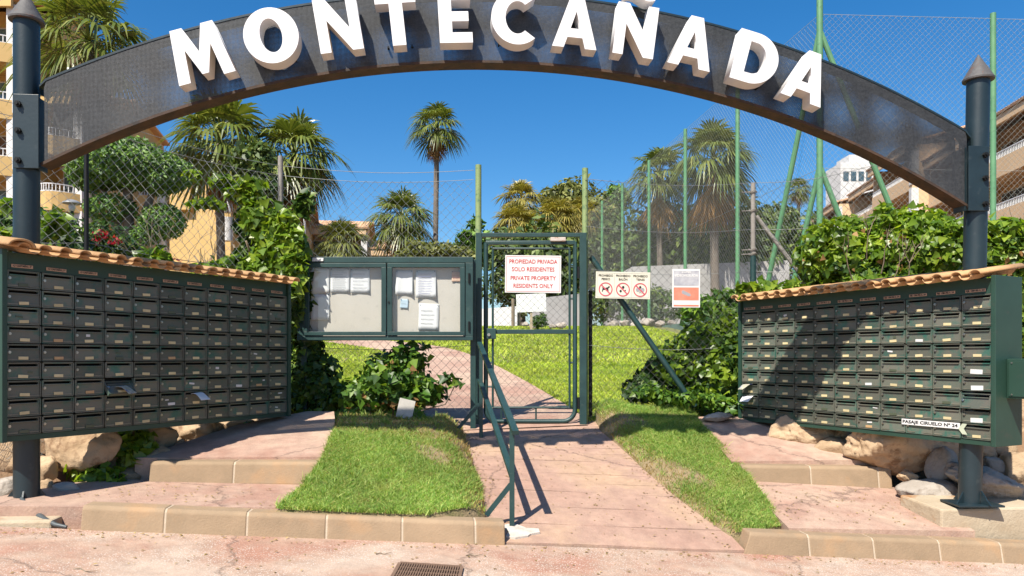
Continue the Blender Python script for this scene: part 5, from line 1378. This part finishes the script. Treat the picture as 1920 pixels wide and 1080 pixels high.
tree("dark_tree", 1010, 34, 560, [pb(960, 470, 50, 34), pb(1020, 480, 60, 34), pb(1070, 490, 50, 34), pb(1000, 530, 60, 34), pb(950, 530, 45, 34), pb(1060, 545, 50, 34)], 6500, 0.30, M_TREE, "dark green tree seen through the gate behind the residents sign", seed=27, r=0.25)
tree("broadleaf_tree", 470, 26, 480, [pb(476, 300, 38, 27), pb(470, 335, 30, 27), pb(494, 352, 34, 27), pb(480, 385, 26, 27)], 3000, 0.24, M_TREE, "dark leafy tree between the two palms under the arch", seed=28, r=0.2)
tree("araucaria", 892, 46, 470, [pb(892, 420, 10, 46, 16), pb(880, 440, 20, 46, 6), pb(905, 445, 20, 46, 6), pb(885, 458, 26, 46, 7), pb(900, 470, 30, 46, 8), pb(890, 490, 34, 46, 10)], 2000, 0.42, M_PINE, "sparse tiered conifer beside the fence post left of the gate", tmpl=T_NEEDLE if False else T_LEAF, seed=29, r=0.12, rough=0.4)
def shrub(name, Y, blobs, n, size, mat, label, seed, tmpl=T_LEAF, cat="shrub", group=None, stems=True, **kw):
    cs = [Vector(b[0]) for b in blobs]; cx = sum(c.x for c in cs)/len(cs); cy = sum(c.y for c in cs)/len(cs)
    zg = ground_z(cx, cy)
    root = empty(name, (cx, cy, zg), 0, label, cat, group)
    if stems:
        mb = MB(); rg = random.Random(seed)
        for c in cs:
            b = Vector((cx + (c.x - cx)*0.6, cy + (c.y - cy)*0.6, ground_z(cx + (c.x-cx)*0.6, cy + (c.y-cy)*0.6) - 0.05))
            m = b.lerp(c, 0.5) + Vector((rg.uniform(-.08, .08), 0, 0)); k = max(0.006, 0.02*min(1.5, (c - b).length))
            mb.tube([b, m, c], [k, k*0.8, k*0.4], 6)
        mb.build("stems", M_BARK, root, smooth=True, kind="stuff")
    foliage("leaves", blobs, n, size, mat, root, tmpl, seed, **kw)
    return root
shrub("shrub", 34, [pb(790, 468, 28, 34, 18), pb(830, 472, 30, 34, 16), pb(865, 478, 25, 34, 14), pb(770, 480, 25, 34, 14)], 2600, 0.22, M_OLIVE, "rounded green shrub below the tall thin palm above the board", 31)
shrub("shrub", 21, [pb(1013, 600, 14, 20.6, 13), pb(1005, 604, 10, 20.6, 9)], 900, 0.07, M_IVYD, "small clipped green shrub beside the blank white board", 32)
shrub("shrub", 28, [pb(1190, 560, 40, 30), pb(1240, 575, 40, 30), pb(1130, 570, 36, 30)], 2600, 0.2, M_TREE, "dark undergrowth below the prohibition sign behind the net", 33)
shrub("shrub", 12.5, [pb(1330, 575, 40, 13, 22), pb(1370, 565, 40, 13, 22), pb(1300, 585, 28, 13, 12), pb(1420, 560, 40, 13, 20)], 3000, 0.11, M_IVY, "low green hedge on the court wall right of the surveillance sign", 34)

# cloud-pruned pine left of the arch
TY = 12.5
pts = [at(255, 520, TY), at(235, 460, TY), at(215, 400, TY), at(225, 340, TY)]
tp = tree("cloud_pruned_pine", 240, TY, 470, [pb(235, 312, 92, TY, 42, 80), pb(180, 325, 52, TY, 32), pb(300, 325, 55, TY, 38), pb(240, 285, 60, TY, 26), pb(205, 390, 44, TY, 26), pb(305, 415, 40, TY, 30), pb(275, 440, 26, TY, 18)],
    30000, 0.058, M_PINE, "cloud-pruned pine with dense rounded pads behind the left fence", tmpl=T_LEAF, seed=35, r=0.17, shell=0.22, rough=0.07, jit=0.8)
# bougainvillea, dark hedge and vine leaves behind the left mailboxes
root = shrub("bougainvillea", 9.5, [pb(185, 450, 44, 9.6, 30), pb(160, 470, 36, 9.6, 24), pb(225, 465, 34, 9.6, 24)], 3600, 0.065, M_IVYD, "bougainvillea with red flowers behind the left mailboxes", 36)
foliage("flowers", [pb(192, 438, 14, 9.3, 9), pb(215, 452, 12, 9.3, 8), pb(330, 488, 10, 9.3, 6), pb(180, 452, 9, 9.3, 5)], 130, 0.042, M_FLOWER, root, T_LEAF, 37)
shrub("hedge", 8.2, [pb(40, 430, 70, 8.4, 50), pb(100, 440, 50, 8.4, 50), pb(-60, 420, 70, 8.4, 60), pb(130, 470, 50, 8.4, 30)], 6500, 0.075, M_IVYD, "dark hedge behind the left arch post", 38)
shrub("vine", 7.2, [pb(95, 425, 16, 6.3, 18), pb(108, 410, 12, 6.3, 10), pb(15, 440, 20, 6.2, 8), pb(20, 385, 18, 6.4, 8)], 260, 0.085, M_VINE, "few bright vine leaves around the left arch post", 39, T_IVY, stems=False)
shrub("vine", 7.2, [pb(290, 482, 24, 6.6, 12), pb(300, 490, 18, 6.6, 10)], 150, 0.085, M_VINE, "bright vine sprig just above the left tile roof", 40, T_IVY, stems=False)
# ivy climbing the left fence
VY = 7.35
vb = [pb(540, 490, 34, VY, 50, 20), pb(505, 450, 34, VY, 40, 20), pb(480, 405, 26, VY, 34, 18), pb(450, 360, 26, VY, 16, 14), pb(530, 420, 26, VY, 30, 18), pb(552, 455, 18, VY, 40, 16), pb(500, 510, 44, VY, 26, 22), pb(440, 500, 34, VY, 22, 20), pb(400, 505, 34, VY, 14, 16), pb(545, 530, 20, VY, 30, 16), pb(385, 380, 34, VY, 7, 8), pb(360, 325, 14, VY, 6, 6), pb(470, 345, 20, VY, 10, 10), pb(415, 340, 22, VY, 8, 8)]
ivy = shrub("ivy", VY, vb, 4600, 0.070, M_VINE, "bright ivy climbing the fence left of the notice board", 41, T_IVY, cat="ivy", stems=False)
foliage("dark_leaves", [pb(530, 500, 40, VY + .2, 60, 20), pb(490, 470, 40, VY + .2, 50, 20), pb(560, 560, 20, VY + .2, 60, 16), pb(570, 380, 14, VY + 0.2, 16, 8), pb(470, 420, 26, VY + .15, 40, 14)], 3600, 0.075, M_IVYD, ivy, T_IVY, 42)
rgt = random.Random(3); mb = MB(); tips = []
p0 = Vector((at(425, 540, 7.9).x, 7.9, 0.9)); branch(mb, p0, (at(495, 400, 7.8) - p0).normalized(), 0.75, 0.035, 2, rgt, tips); branch(mb, p0 + Vector((-.1, .1, 0)), Vector((-.1, 0, 1)).normalized(), 0.6, 0.028, 2, rgt, tips)
o = mb.build("dry_tree", M_TWIG, smooth=True, label="bare grey branches tangled in the fence behind the ivy", cat="dry branches", kind="thing")
rgt = random.Random(8); mb = MB()
root = empty("dry_bush", (at(385, 470, 9.5).x, 9.5, ground_z(-4, 9.5)), 0, "leafless tan twiggy bush in front of the ochre house", "bush")
for k in range(9):
    a = Vector((root.location.x, root.location.y, root.location.z)); d = Vector((rgt.uniform(-.7, .7), rgt.uniform(-.4, .4), 1)).normalized()
    branch(mb, a, d, rgt.uniform(0.55, 0.8), 0.014, 4 if k < 5 else 3, rgt, [])
mb.build("twigs", M_TWIG, root, kind="stuff")
# shrubs around the notice board
shrub("shrub", 7.8, [pb(575, 650, 26, 7.75, 50), pb(590, 710, 42, 7.75, 46), pb(560, 740, 30, 7.7, 40), pb(612, 750, 30, 7.7, 26), pb(555, 580, 16, 7.8, 60)], 3800, 0.062, M_IVYD, "dark shaded shrub at the notice board's left leg", 43, T_IVY)
bsh = shrub("ivy_bush", 7.75, [pb(690, 735, 56, 7.62, 26), pb(740, 710, 60, 7.7, 36), pb(760, 670, 40, 7.75, 26), pb(650, 740, 34, 7.62, 20), pb(790, 735, 40, 7.65, 28), pb(720, 690, 34, 7.75, 24)], 2300, 0.070, M_IVY, "sunlit ivy bush growing under the notice board", 44, T_IVY, cat="ivy")
foliage("dark_leaves", [pb(730, 740, 80, 7.8, 24), pb(750, 690, 40, 7.85, 34)], 1500, 0.06, M_IVYD, bsh, T_IVY, 45)
mb = MB(); a = at(790, 770, 7.55); mb.tube([a, at(835, 758, 7.5), at(852, 725, 7.5), at(850, 708, 7.5)], [0.008, 0.007, 0.005, 0.003], 6); mb.tube([at(700, 770, 7.8), at(725, 700, 7.8), at(745, 650, 7.8)], [0.03, 0.026, 0.02], 7); mb.build("stem", M_BARK, bsh, smooth=True)
foliage("dead_leaves", [pb(720, 750, 80, 7.6, 14), pb(750, 700, 50, 7.65, 30)], 160, 0.05, M_DEAD, bsh, T_IVY, 56)
foliage("sprig_leaves", [pb(850, 712, 22, 7.5, 9, 10), pb(835, 705, 10, 7.5, 8, 8)], 34, 0.075, M_IVYD, bsh, T_IVY, 46)
# plants under the left mailboxes
shrub("creeper", 6.1, [pb(255, 815, 34, 6.0, 24, 16), pb(240, 845, 40, 5.9, 20, 16), pb(180, 890, 50, 5.7, 18, 20), pb(270, 835, 20, 6.0, 20, 14)], 420, 0.075, M_VINE, "bright creeper spilling over the rocks under the left mailboxes", 47, T_IVY, cat="creeper")
shrub("weed", 5.8, [pb(245, 910, 18, 5.75, 6, 10)], 160, 0.03, M_IVY, "tuft of weed at the foot of the left rocks", 48, cat="weed", stems=False)
shrub("weed", 7.0, [pb(468, 798, 12, 6.95, 7, 8)], 70, 0.045, M_IVY, "small weed under the far end of the left mailboxes", 49, cat="weed", stems=False)
# ivy mound right of the gate
shrub("ivy_mound", 8.5, [pb(1335, 668, 62, 8.5, 64, 50), pb(1280, 700, 66, 8.4, 60, 50), pb(1378, 640, 36, 8.5, 62, 40), pb(1225, 725, 46, 8.3, 26, 40), pb(1350, 720, 56, 8.1, 40, 36), pb(1380, 690, 34, 8.0, 60, 26), pb(1195, 738, 22, 8.2, 12, 20)],
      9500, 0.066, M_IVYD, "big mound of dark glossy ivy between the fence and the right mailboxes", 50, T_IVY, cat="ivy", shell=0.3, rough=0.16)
foliage("sun_tint_leaves", [pb(1320, 640, 56, 8.3, 40, 40), pb(1375, 610, 34, 8.3, 34, 30), pb(1270, 690, 50, 8.2, 40, 40), pb(1350, 700, 56, 8.0, 50, 36)], 1500, 0.062, M_VINE, bpy.data.objects["ivy_mound"], T_IVY, 57)  # paler leaves on the upper side put sunlight into the mound's colour
shrub("ivy_fringe", 7.9, [pb(1270, 745, 50, 7.95, 18), pb(1220, 735, 30, 7.95, 14), pb(1330, 750, 44, 7.9, 16), pb(1370, 762, 30, 7.8, 14)], 1100, 0.05, M_IVY, "loose trailing ivy at the foot of the dark ivy mound", 51, T_IVY, cat="ivy", stems=False)
# ivy hedge behind the right mailboxes
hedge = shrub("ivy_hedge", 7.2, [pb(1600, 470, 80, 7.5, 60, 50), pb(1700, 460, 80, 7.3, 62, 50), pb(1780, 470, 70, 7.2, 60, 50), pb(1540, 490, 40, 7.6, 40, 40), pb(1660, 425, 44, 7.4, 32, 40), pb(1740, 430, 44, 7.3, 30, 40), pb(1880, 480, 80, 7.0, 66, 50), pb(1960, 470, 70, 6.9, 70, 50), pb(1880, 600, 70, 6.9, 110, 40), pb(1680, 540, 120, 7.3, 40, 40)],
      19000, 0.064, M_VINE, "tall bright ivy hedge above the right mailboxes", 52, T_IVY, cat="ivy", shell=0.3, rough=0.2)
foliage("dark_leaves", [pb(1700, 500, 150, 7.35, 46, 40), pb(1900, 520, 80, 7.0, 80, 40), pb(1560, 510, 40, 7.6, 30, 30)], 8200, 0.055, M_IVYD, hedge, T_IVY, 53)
foliage("dead_leaves", [pb(1700, 480, 150, 7.2, 60, 60), pb(1900, 500, 80, 6.9, 80, 50)], 140, 0.05, M_DEAD, hedge, T_IVY, 55)
mb = MB(); rgt = random.Random(4)
for k in range(8):
    x_ = rgt.uniform(1540, 1900); a = at(x_, rgt.uniform(480, 540), 7.1); branch(mb, a, Vector((rgt.uniform(-.5, .5), -.35, 1)).normalized(), 0.22, 0.006, 2, rgt, [])
mb.build("twigs", M_TWIG, hedge, kind="stuff")
shrub("vine", 7.9, [pb(1425, 540, 36, 7.55, 12, 14), pb(1400, 546, 18, 7.6, 10, 10), pb(1480, 540, 34, 7.3, 9, 10)], 420, 0.075, M_VINE, "bright vine leaves lying on the gate end of the right tile roof", 54, T_IVY, stems=False, cat="vine")

# ------------------------------------------------------------------ tennis court: wall, poles, net
CP = [Vector(((px - 960)/FPX*(10336.0/(px - 789)), 10336.0/(px - 789))) for px in (1537, 1383, 1285, 1217, 1167, 1129, 1100)]
CZ = 2.05; CT = 7.45
mb = MB()
for a, b in zip(CP[:-1], CP[1:]):
    d = (b - a).normalized(); n = Vector((-d.y, d.x)) * -1
    A = Vector((a.x, a.y, 0)); Bv = Vector((b.x, b.y, 0))
    mb.beam(Vector((a.x, a.y, 1.3)), Vector((b.x, b.y, 1.3)), 0.22, 1.5)
cw_ = mb.build("court_wall", M_COURT, label="low green-grey retaining wall at the edge of the tennis court", cat="wall", kind="thing")
tf = empty("tennis_fence", (CP[0].x, CP[0].y, CZ), 0, "very tall tennis court fence of pale green poles and wire mesh", "fence")
RP = [CP[0], Vector((9.02, 14.0)), Vector((13.6, 14.25))]
for i, p in enumerate(CP + RP[1:]):
    zt = CT + 0.02 + (0.55 if i == 0 else 0.0) + (0.08 if i == 7 else 0)
    smooth_by_angle(MB().tube([(p.x, p.y, 1.2), (p.x, p.y, zt)], 0.052 if i != 0 else 0.058, 12).build("pole", M_POLE, tf))
c0 = Vector((CP[0].x, CP[0].y, 0))
def brc(y0, foot): 
    a = at(1537, y0, CP[0].y); smooth_by_angle(MB().tube([a, foot], 0.05, 10).build("brace", M_POLE, tf))
brc(57, at(1437, 545, 15.0)); brc(57, at(1738, 560, 13.9)); brc(311, at(1484, 548, 14.3)); brc(311, at(1634, 560, 13.85))
def net(P, Q, z0, zP, zQ, cell, r, name):
    """two families of crossing diagonals in a vertical panel, clipped to its outline"""
    d = Vector((Q.x - P.x, Q.y - P.y, 0)); L = d.length; d.normalize(); n = Vector((d.y, -d.x, 0))
    V = []; F = []; H = max(zP, zQ) - z0; m = int((L + H)/cell) + 2
    for fam in (1, -1):
        for i in range(m):
            c = i*cell - (H if fam > 0 else 0)
            # u = c + fam*w ; w in [0, top(u)], u in [0, L]
            k = (zQ - zP)/L
            lo, hi = 0.0, H + 1
            if fam > 0: lo, hi = max(lo, -c), min(hi, L - c)
            else: lo, hi = max(lo, c - L), min(hi, c)
            den = 1 - k*fam; hi = min(hi, ((zP - z0) + k*c)/den)
            if hi - lo < 0.03: continue
            for w in (lo, hi):
                u = c + fam*w; p = Vector((P.x, P.y, z0)) + d*u + Vector((0, 0, w)) + n*(0.004*fam)
                t = (d*fam + Vector((0, 0, 1))).normalized(); x = t.cross(n)
                for a in (0, 2.094, 4.188): q = p + (x*math.cos(a) + n*math.sin(a))*r; V.append(tuple(q - tf.location))
            b = len(V) - 6
            for q in range(3): q2 = (q+1) % 3; F.append((b+q, b+q2, b+3+q2, b+3+q))
    me = fast_mesh(name, np.array(V), np.array(F), M_NET); link(name, me, tf, kind="stuff")
for a, b in zip(CP[:-1], CP[1:]): net(a, b, CZ, CT - 0.03, CT - 0.03, 0.115, 0.0023, "net")
for a, b in zip(RP[:-1], RP[1:]): net(a, b, 1.4, CT, CT + 0.02, 0.115, 0.0023, "net")
for a, b in list(zip(CP[:-1], CP[1:])) + list(zip(RP[:-1], RP[1:])):
    for z in (CT, 4.6): MB().tube([(a.x, a.y, z), (b.x, b.y, z)], 0.004, 5).build("line_wire", M_NET, tf)
# walls far behind
def wall(name, P, Y2, mat, label, t=0.25):
    mb = MB(); a = [at(px, py, y) for px, py, y in P]
    for p, q in zip(a, a[1:]):
        zb = 1.6; d = Vector((q.x - p.x, q.y - p.y, 0)).normalized(); n = Vector((-d.y, d.x, 0))*t
        vs = [Vector((p.x, p.y, zb)), Vector((q.x, q.y, zb)), q, p]; vs += [v + n for v in vs]
        mb.add(vs, [(0, 1, 2, 3), (7, 6, 5, 4), (0, 4, 5, 1), (3, 2, 6, 7), (0, 3, 7, 4), (1, 5, 6, 2)])
    return mb.build(name, mat, label=label, cat="wall")
wall("concrete_wall", [(1135, 528, 33), (1185, 501, 33.2)], 33, M_GREYWALL, "sloping end of the pale concrete wall beyond the court")
wall("concrete_wall", [(1186, 500, 33.2), (1480, 488, 34.5)], 33, M_GREYWALL, "long pale concrete wall beyond the court")
wall("low_white_wall", [(890, 580, 27), (972, 574, 27)], 27, M_WRENDER, "low white wall at the top of the lawn seen through the gate")
wall("low_white_wall", [(1000, 560, 29), (1110, 548, 30)], 27, M_GREYWALL, "pale wall behind the clipped shrub beyond the gate")
# blank board on a stake
c = at(996, 568, 19.3); sgb = empty("blank_board", (c.x, c.y, ground_z(c.x, c.y)), 0, "blank white board on a wooden stake in the lawn", "board")
MB().bbox((c.x, c.y, c.z), (0.77, 0.02, 0.47), 0.004, Matrix.Rotation(R(-2), 3, 'Y')).build("panel", M_SIGN, sgb)
MB().box((c.x, c.y + 0.03, (c.z + ground_z(c.x, c.y))/2), (0.06, 0.04, c.z - ground_z(c.x, c.y) + 0.1)).build("stake", plain("stake_wood", (0.45, 0.36, 0.24), 0.8), sgb)
for i, (px, y0, y1, Y) in enumerate(((962, 560, 606, 22), (973, 565, 606, 22.3))):
    p = at(px, y1, Y); MB().tube([(p.x, Y, ground_z(p.x, Y) - .05), (p.x, Y, at(px, y0, Y).z)], 0.05, 8).build("wooden_post", plain("grey_wood%d" % i, (0.26, 0.20, 0.14), 0.9), label=("nearer" if i == 0 else "farther") + " brown wooden post left of the blank white board", cat="post", group="wooden posts behind the gate")
# garden lamp
c = at(135, 380, 10.5); lp_ = empty("garden_lamp", (c.x, c.y, ground_z(c.x, c.y)), 0, "mushroom shaped garden lamp behind the left fence", "lamp")
smooth_by_angle(MB().tube([(c.x, c.y, ground_z(c.x, c.y)), (c.x, c.y, c.z)], 0.022, 10).build("pole", M_BOLT, lp_))
smooth_by_angle(MB().lathe((c.x, c.y, c.z - 0.02), [(0.05, 0.0), (0.125, 0.005), (0.12, 0.02), (0.07, 0.05), (0.015, 0.065)], 20).build("lamp_shade", plain("grey_lamp_shade", (0.25, 0.26, 0.27), 0.5), lp_), 40)
MB().lathe((c.x, c.y, c.z - 0.12), [(0.03, 0), (0.045, 0.05), (0.04, 0.10)], 14).build("globe", M_WRENDER, lp_, smooth=True)

# ------------------------------------------------------------------ apartment buildings
def corrugated(mb, p, along, slope, L, pitch=0.24, amp=0.05, thick=0.10):
    """tile roof sheet: ribs run down the slope"""
    along = along.normalized(); up = along.cross(slope).normalized()
    if up.z < 0: up = -up
    n = max(2, int(L/pitch)*4); b = len(mb.v); vs = []
    for i in range(n + 1):
        h = amp*abs(math.sin(PI*i/4)); q = p + along*(L*i/n)
        vs += [q + up*h, q + slope + up*h, q - up*thick, q + slope - up*thick]
    fs = []
    for i in range(n):
        a = 4*i; c = a + 4; fs += [(a, a+1, c+1, c), (a+2, c+2, c+3, a+3), (a, c, c+2, a+2), (a+1, a+3, c+3, c+1)]
    fs += [(0, 2, 3, 1), (4*n, 4*n+1, 4*n+3, 4*n+2)]
    mb.add(vs, fs)
def apartment(name, org, along, units, wallm, label, floor_h=2.8, base=2.0, bulge=0.0, win=M_WIN):
    """units: [(length, number of storeys, lift, setback)] along the facade; normal points to the viewer's side"""
    along = Vector((along[0], along[1], 0)).normalized(); nrm = Vector((along.y, -along.x, 0))
    root = empty(name, (org[0], org[1], base), 0, label, "apartment building")
    s = 0.0; O = Vector((org[0], org[1], 0)); rot = Matrix((along, -nrm, Vector((0, 0, 1)))).transposed()
    def W3(a, d, z): return O + along*a + nrm*(-d) + Vector((0, 0, z))      # d > 0 goes into the building
    def bx(mb, a0, a1, d0, d1, z0, z1): return mb.box(W3((a0+a1)/2, (d0+d1)/2, (z0+z1)/2), (a1-a0, d1-d0, z1-z0), rot)
    for (L, ns, lift, sb) in units:
        z0 = base + lift; zt = z0 + ns*floor_h
        bx(MB(), s + 0.01, s + L - 0.01, sb + 1.9, sb + 9.0, base - 3, zt + 0.3).build("wall", wallm, root)
        for e in (s + 0.12, s + L - 0.12):
            bx(MB(), e - 0.11, e + 0.11, sb + 0.15, sb + 1.92, base - 3, zt).build("party_wall", wallm, root)
        for k in range(ns):
            zf = z0 + k*floor_h
            mb = MB(); bx(mb, s + 0.02, s + L - 0.02, sb + 0.0, sb + 1.88, zf - 0.22, zf)
            if bulge:
                m = 10; top = []
                for i in range(m + 1): t = i/m; top.append(W3(s + L*t, sb - bulge*math.sin(PI*t), zf + 0.62))
                inner = [W3(s + L*t/m, sb - bulge*math.sin(PI*t/m) + 0.14, zf + 0.62) for t in range(m + 1)]
                ring = top + inner[::-1]; ring2 = [p - Vector((0, 0, 0.95)) for p in ring]; q = len(ring)
                mb.add(ring + ring2, [(i, (i+1) % q, (i+1) % q + q, i + q) for i in range(q)] + [(i, q-1-i, q-2-i, i+1) for i in range(m)])
            else:
                bx(mb, s + 0.25, s + L - 0.25, sb - 0.02, sb + 0.12, zf - 0.34, zf + 0.66)
            bal = mb.build("balcony", wallm, root)
            rl = MB(); nbar = int(L/0.16)
            def edge(t): return (sb + 0.05 - bulge*math.sin(PI*t))
            for i in range(nbar + 1):
                t = i/nbar; a = s + 0.25 + (L - 0.5)*t; rl.box(W3(a, edge(t), zf + 0.82), (0.035, 0.035, 0.40), rot)
            m = 8 if bulge else 1
            for i in range(m):
                t0, t1 = i/m, (i+1)/m
                for zz in (zf + 0.66, zf + 1.02): rl.beam(W3(s + 0.25 + (L-0.5)*t0, edge(t0), zz), W3(s + 0.25 + (L-0.5)*t1, edge(t1), zz), 0.05, 0.05)
            rl.build("railing", M_RAIL, bal, kind="stuff")
            nw = max(1, int(L/3.2))
            for i in range(nw):
                a0 = s + L*(i + 0.2)/nw; a1 = s + L*(i + 0.8)/nw
                wd = bx(MB(), a0, a1, sb + 1.86, sb + 1.92, zf + 0.05, zf + 2.25).build("window", M_RAIL, root)
                md = (a0 + a1)/2
                for (u0, u1) in ((a0 + 0.07, md - 0.04), (md + 0.04, a1 - 0.07)):
                    bx(MB(), u0, u1, sb + 1.845, sb + 1.875, zf + 0.13, zf + 2.17).build("pane", win if (i + k) % 3 else M_CURT, wd)
            bx(MB(), s + L - 0.42, s + L + 0.02, sb - 0.06, sb + 0.42, zf, zf + floor_h - 0.24).build("column", M_WRENDER, root)
        # tile roof: slopes down towards the front
        mb = MB(); corrugated(mb, W3(s - 0.10, sb + 4.6, zt + 1.45), along, W3(0, -5.0, -1.30) - W3(0, 0, 0), L + 0.2); rf = mb.build("roof", M_ROOF, root)
        bx(MB(), s + 0.03, s + L - 0.03, sb - 0.30, sb - 0.12, zt - 0.42, zt + 0.02).build("fascia", wallm, root)
        vs = [W3(s + L - 0.02, sb + 1.9, zt + 0.25), W3(s + L - 0.02, sb + 8.5, zt + 0.25), W3(s + L - 0.02, sb + 4.6, zt + 1.33)]; vs2 = [v - along*(L - 0.04) for v in vs]
        MB().add(vs + vs2, [(0, 1, 2), (5, 4, 3), (0, 3, 4, 1), (1, 4, 5, 2), (2, 5, 3, 0)]).build("gable", wallm, root)
        mb = MB(); corrugated(mb, W3(s - 0.10, sb + 4.6, zt + 1.45), along, W3(0, 4.4, -1.3) - W3(0, 0, 0), L + 0.5); mb.build("back_slope", M_ROOF, rf)
        s += L
    return root
apartment("apartment_building", (31.6, 84.0), (-0.12, -1.0), [(8, 4, 0.8, 0.6), (8, 4, 0.6, 0.0), (8, 4, 1.2, 1.2), (8, 4, 1.5, 0.2), (7.5, 4, 0.1, 1.2), (9, 4, -0.5, 0.0)], M_SALMON, "stepped salmon apartment block with white railings behind the court, right side", base=3.3)
apartment("apartment_building", (-37.0, 37.0), (1, 0), [(6.2, 6, 0.0, 0.0), (6.2, 6, 0.0, 0.0), (2.6, 4, 1.2, 1.2)], M_OCHRE, "tall ochre apartment block with bowed balconies at the photo's left edge", base=2.0, bulge=0.9, win=M_WINB)
apartment("apartment_building", (-25.6, 43.0), (1, 0.25), [(5.2, 3, 2.4, 0.0), (3.0, 3, 1.5, 1.0)], M_OCHRE, "lower ochre apartment block behind the cloud-pruned pine", base=2.0)
apartment("apartment_building", (-21.3, 46.0), (1, 0.2), [(4.6, 3, 1.7, 0.0), (3.6, 3, 0.8, 0.8)], M_OCHRE, "ochre house with tiled roof behind the left pair of palms", base=2.0)
apartment("apartment_building", (-16.6, 55.0), (1, 0.15), [(5.8, 3, 0.2, 0.0), (2.6, 2, 1.6, 0.6)], M_SALMON, "far salmon house with red tile roof above the notice board", base=2.0)
hx0, hx1, hy = at(318, 0, 36).x, at(474, 0, 36).x, 36.0
oh = empty("ochre_house", ((hx0 + hx1)/2, hy, 2.0), 0, "plain ochre house wall with low tiled roof right of the cloud-pruned pine", "house")
zr = at(0, 318, hy).z
MB().box(((hx0 + hx1)/2, hy + 3, (zr + 1)/2), (hx1 - hx0, 6, zr - 1)).build("wall", M_OCHRE, oh)
pa, pb_ = at(322, 284, hy - 0.3), at(357, 284, hy - 0.3)
MB().bbox(((pa.x + pb_.x)/2, hy + 1.2, (pa.z + zr - 2)/2), (pb_.x - pa.x, 3.0, pa.z - zr + 2), 0.03).build("parapet_block", M_OCHRE, oh)
mb = MB(); corrugated(mb, Vector((at(357, 0, hy).x + 0.05, hy + 2.6, zr + 1.0)), Vector((1, 0, 0)), Vector((0, -3.0, -0.85)), hx1 - at(357, 0, hy).x + 0.1); rf = mb.build("roof", M_ROOF, oh)
MB().box((at(404, 0, hy).x, hy + 2.4, zr + 1.0), (0.7, 0.7, 1.3)).build("chimney", M_OCHRE, rf)
for (px, y0, y1) in ((426, 352, 398), (426, 408, 452)):
    a, b = at(px, y1, hy - 0.5), at(px, y0, hy - 0.5); smooth_by_angle(MB().tube([a, b], 0.27, 16).build("white_drum", M_WRENDER, oh))
# white villa far behind the salmon block
c = at(1592, 335, 130); vl = empty("white_villa", (c.x, c.y, 5), 0, "distant white villa above the salmon roofs", "house")
MB().box((c.x, c.y, c.z - 8), (5.6, 6, 20)).build("wall", M_WRENDER, vl)
MB().box((c.x + 0.6, c.y, c.z + 2.8), (3.4, 5, 1.4)).build("upper_wall", M_WRENDER, vl)
for i, dx in enumerate((-1.9, -0.6, 0.7, 2.0)): MB().box((c.x + dx, c.y - 3.02, c.z - 0.3), (0.9, 0.1, 1.6)).build("window", M_WIN, vl)
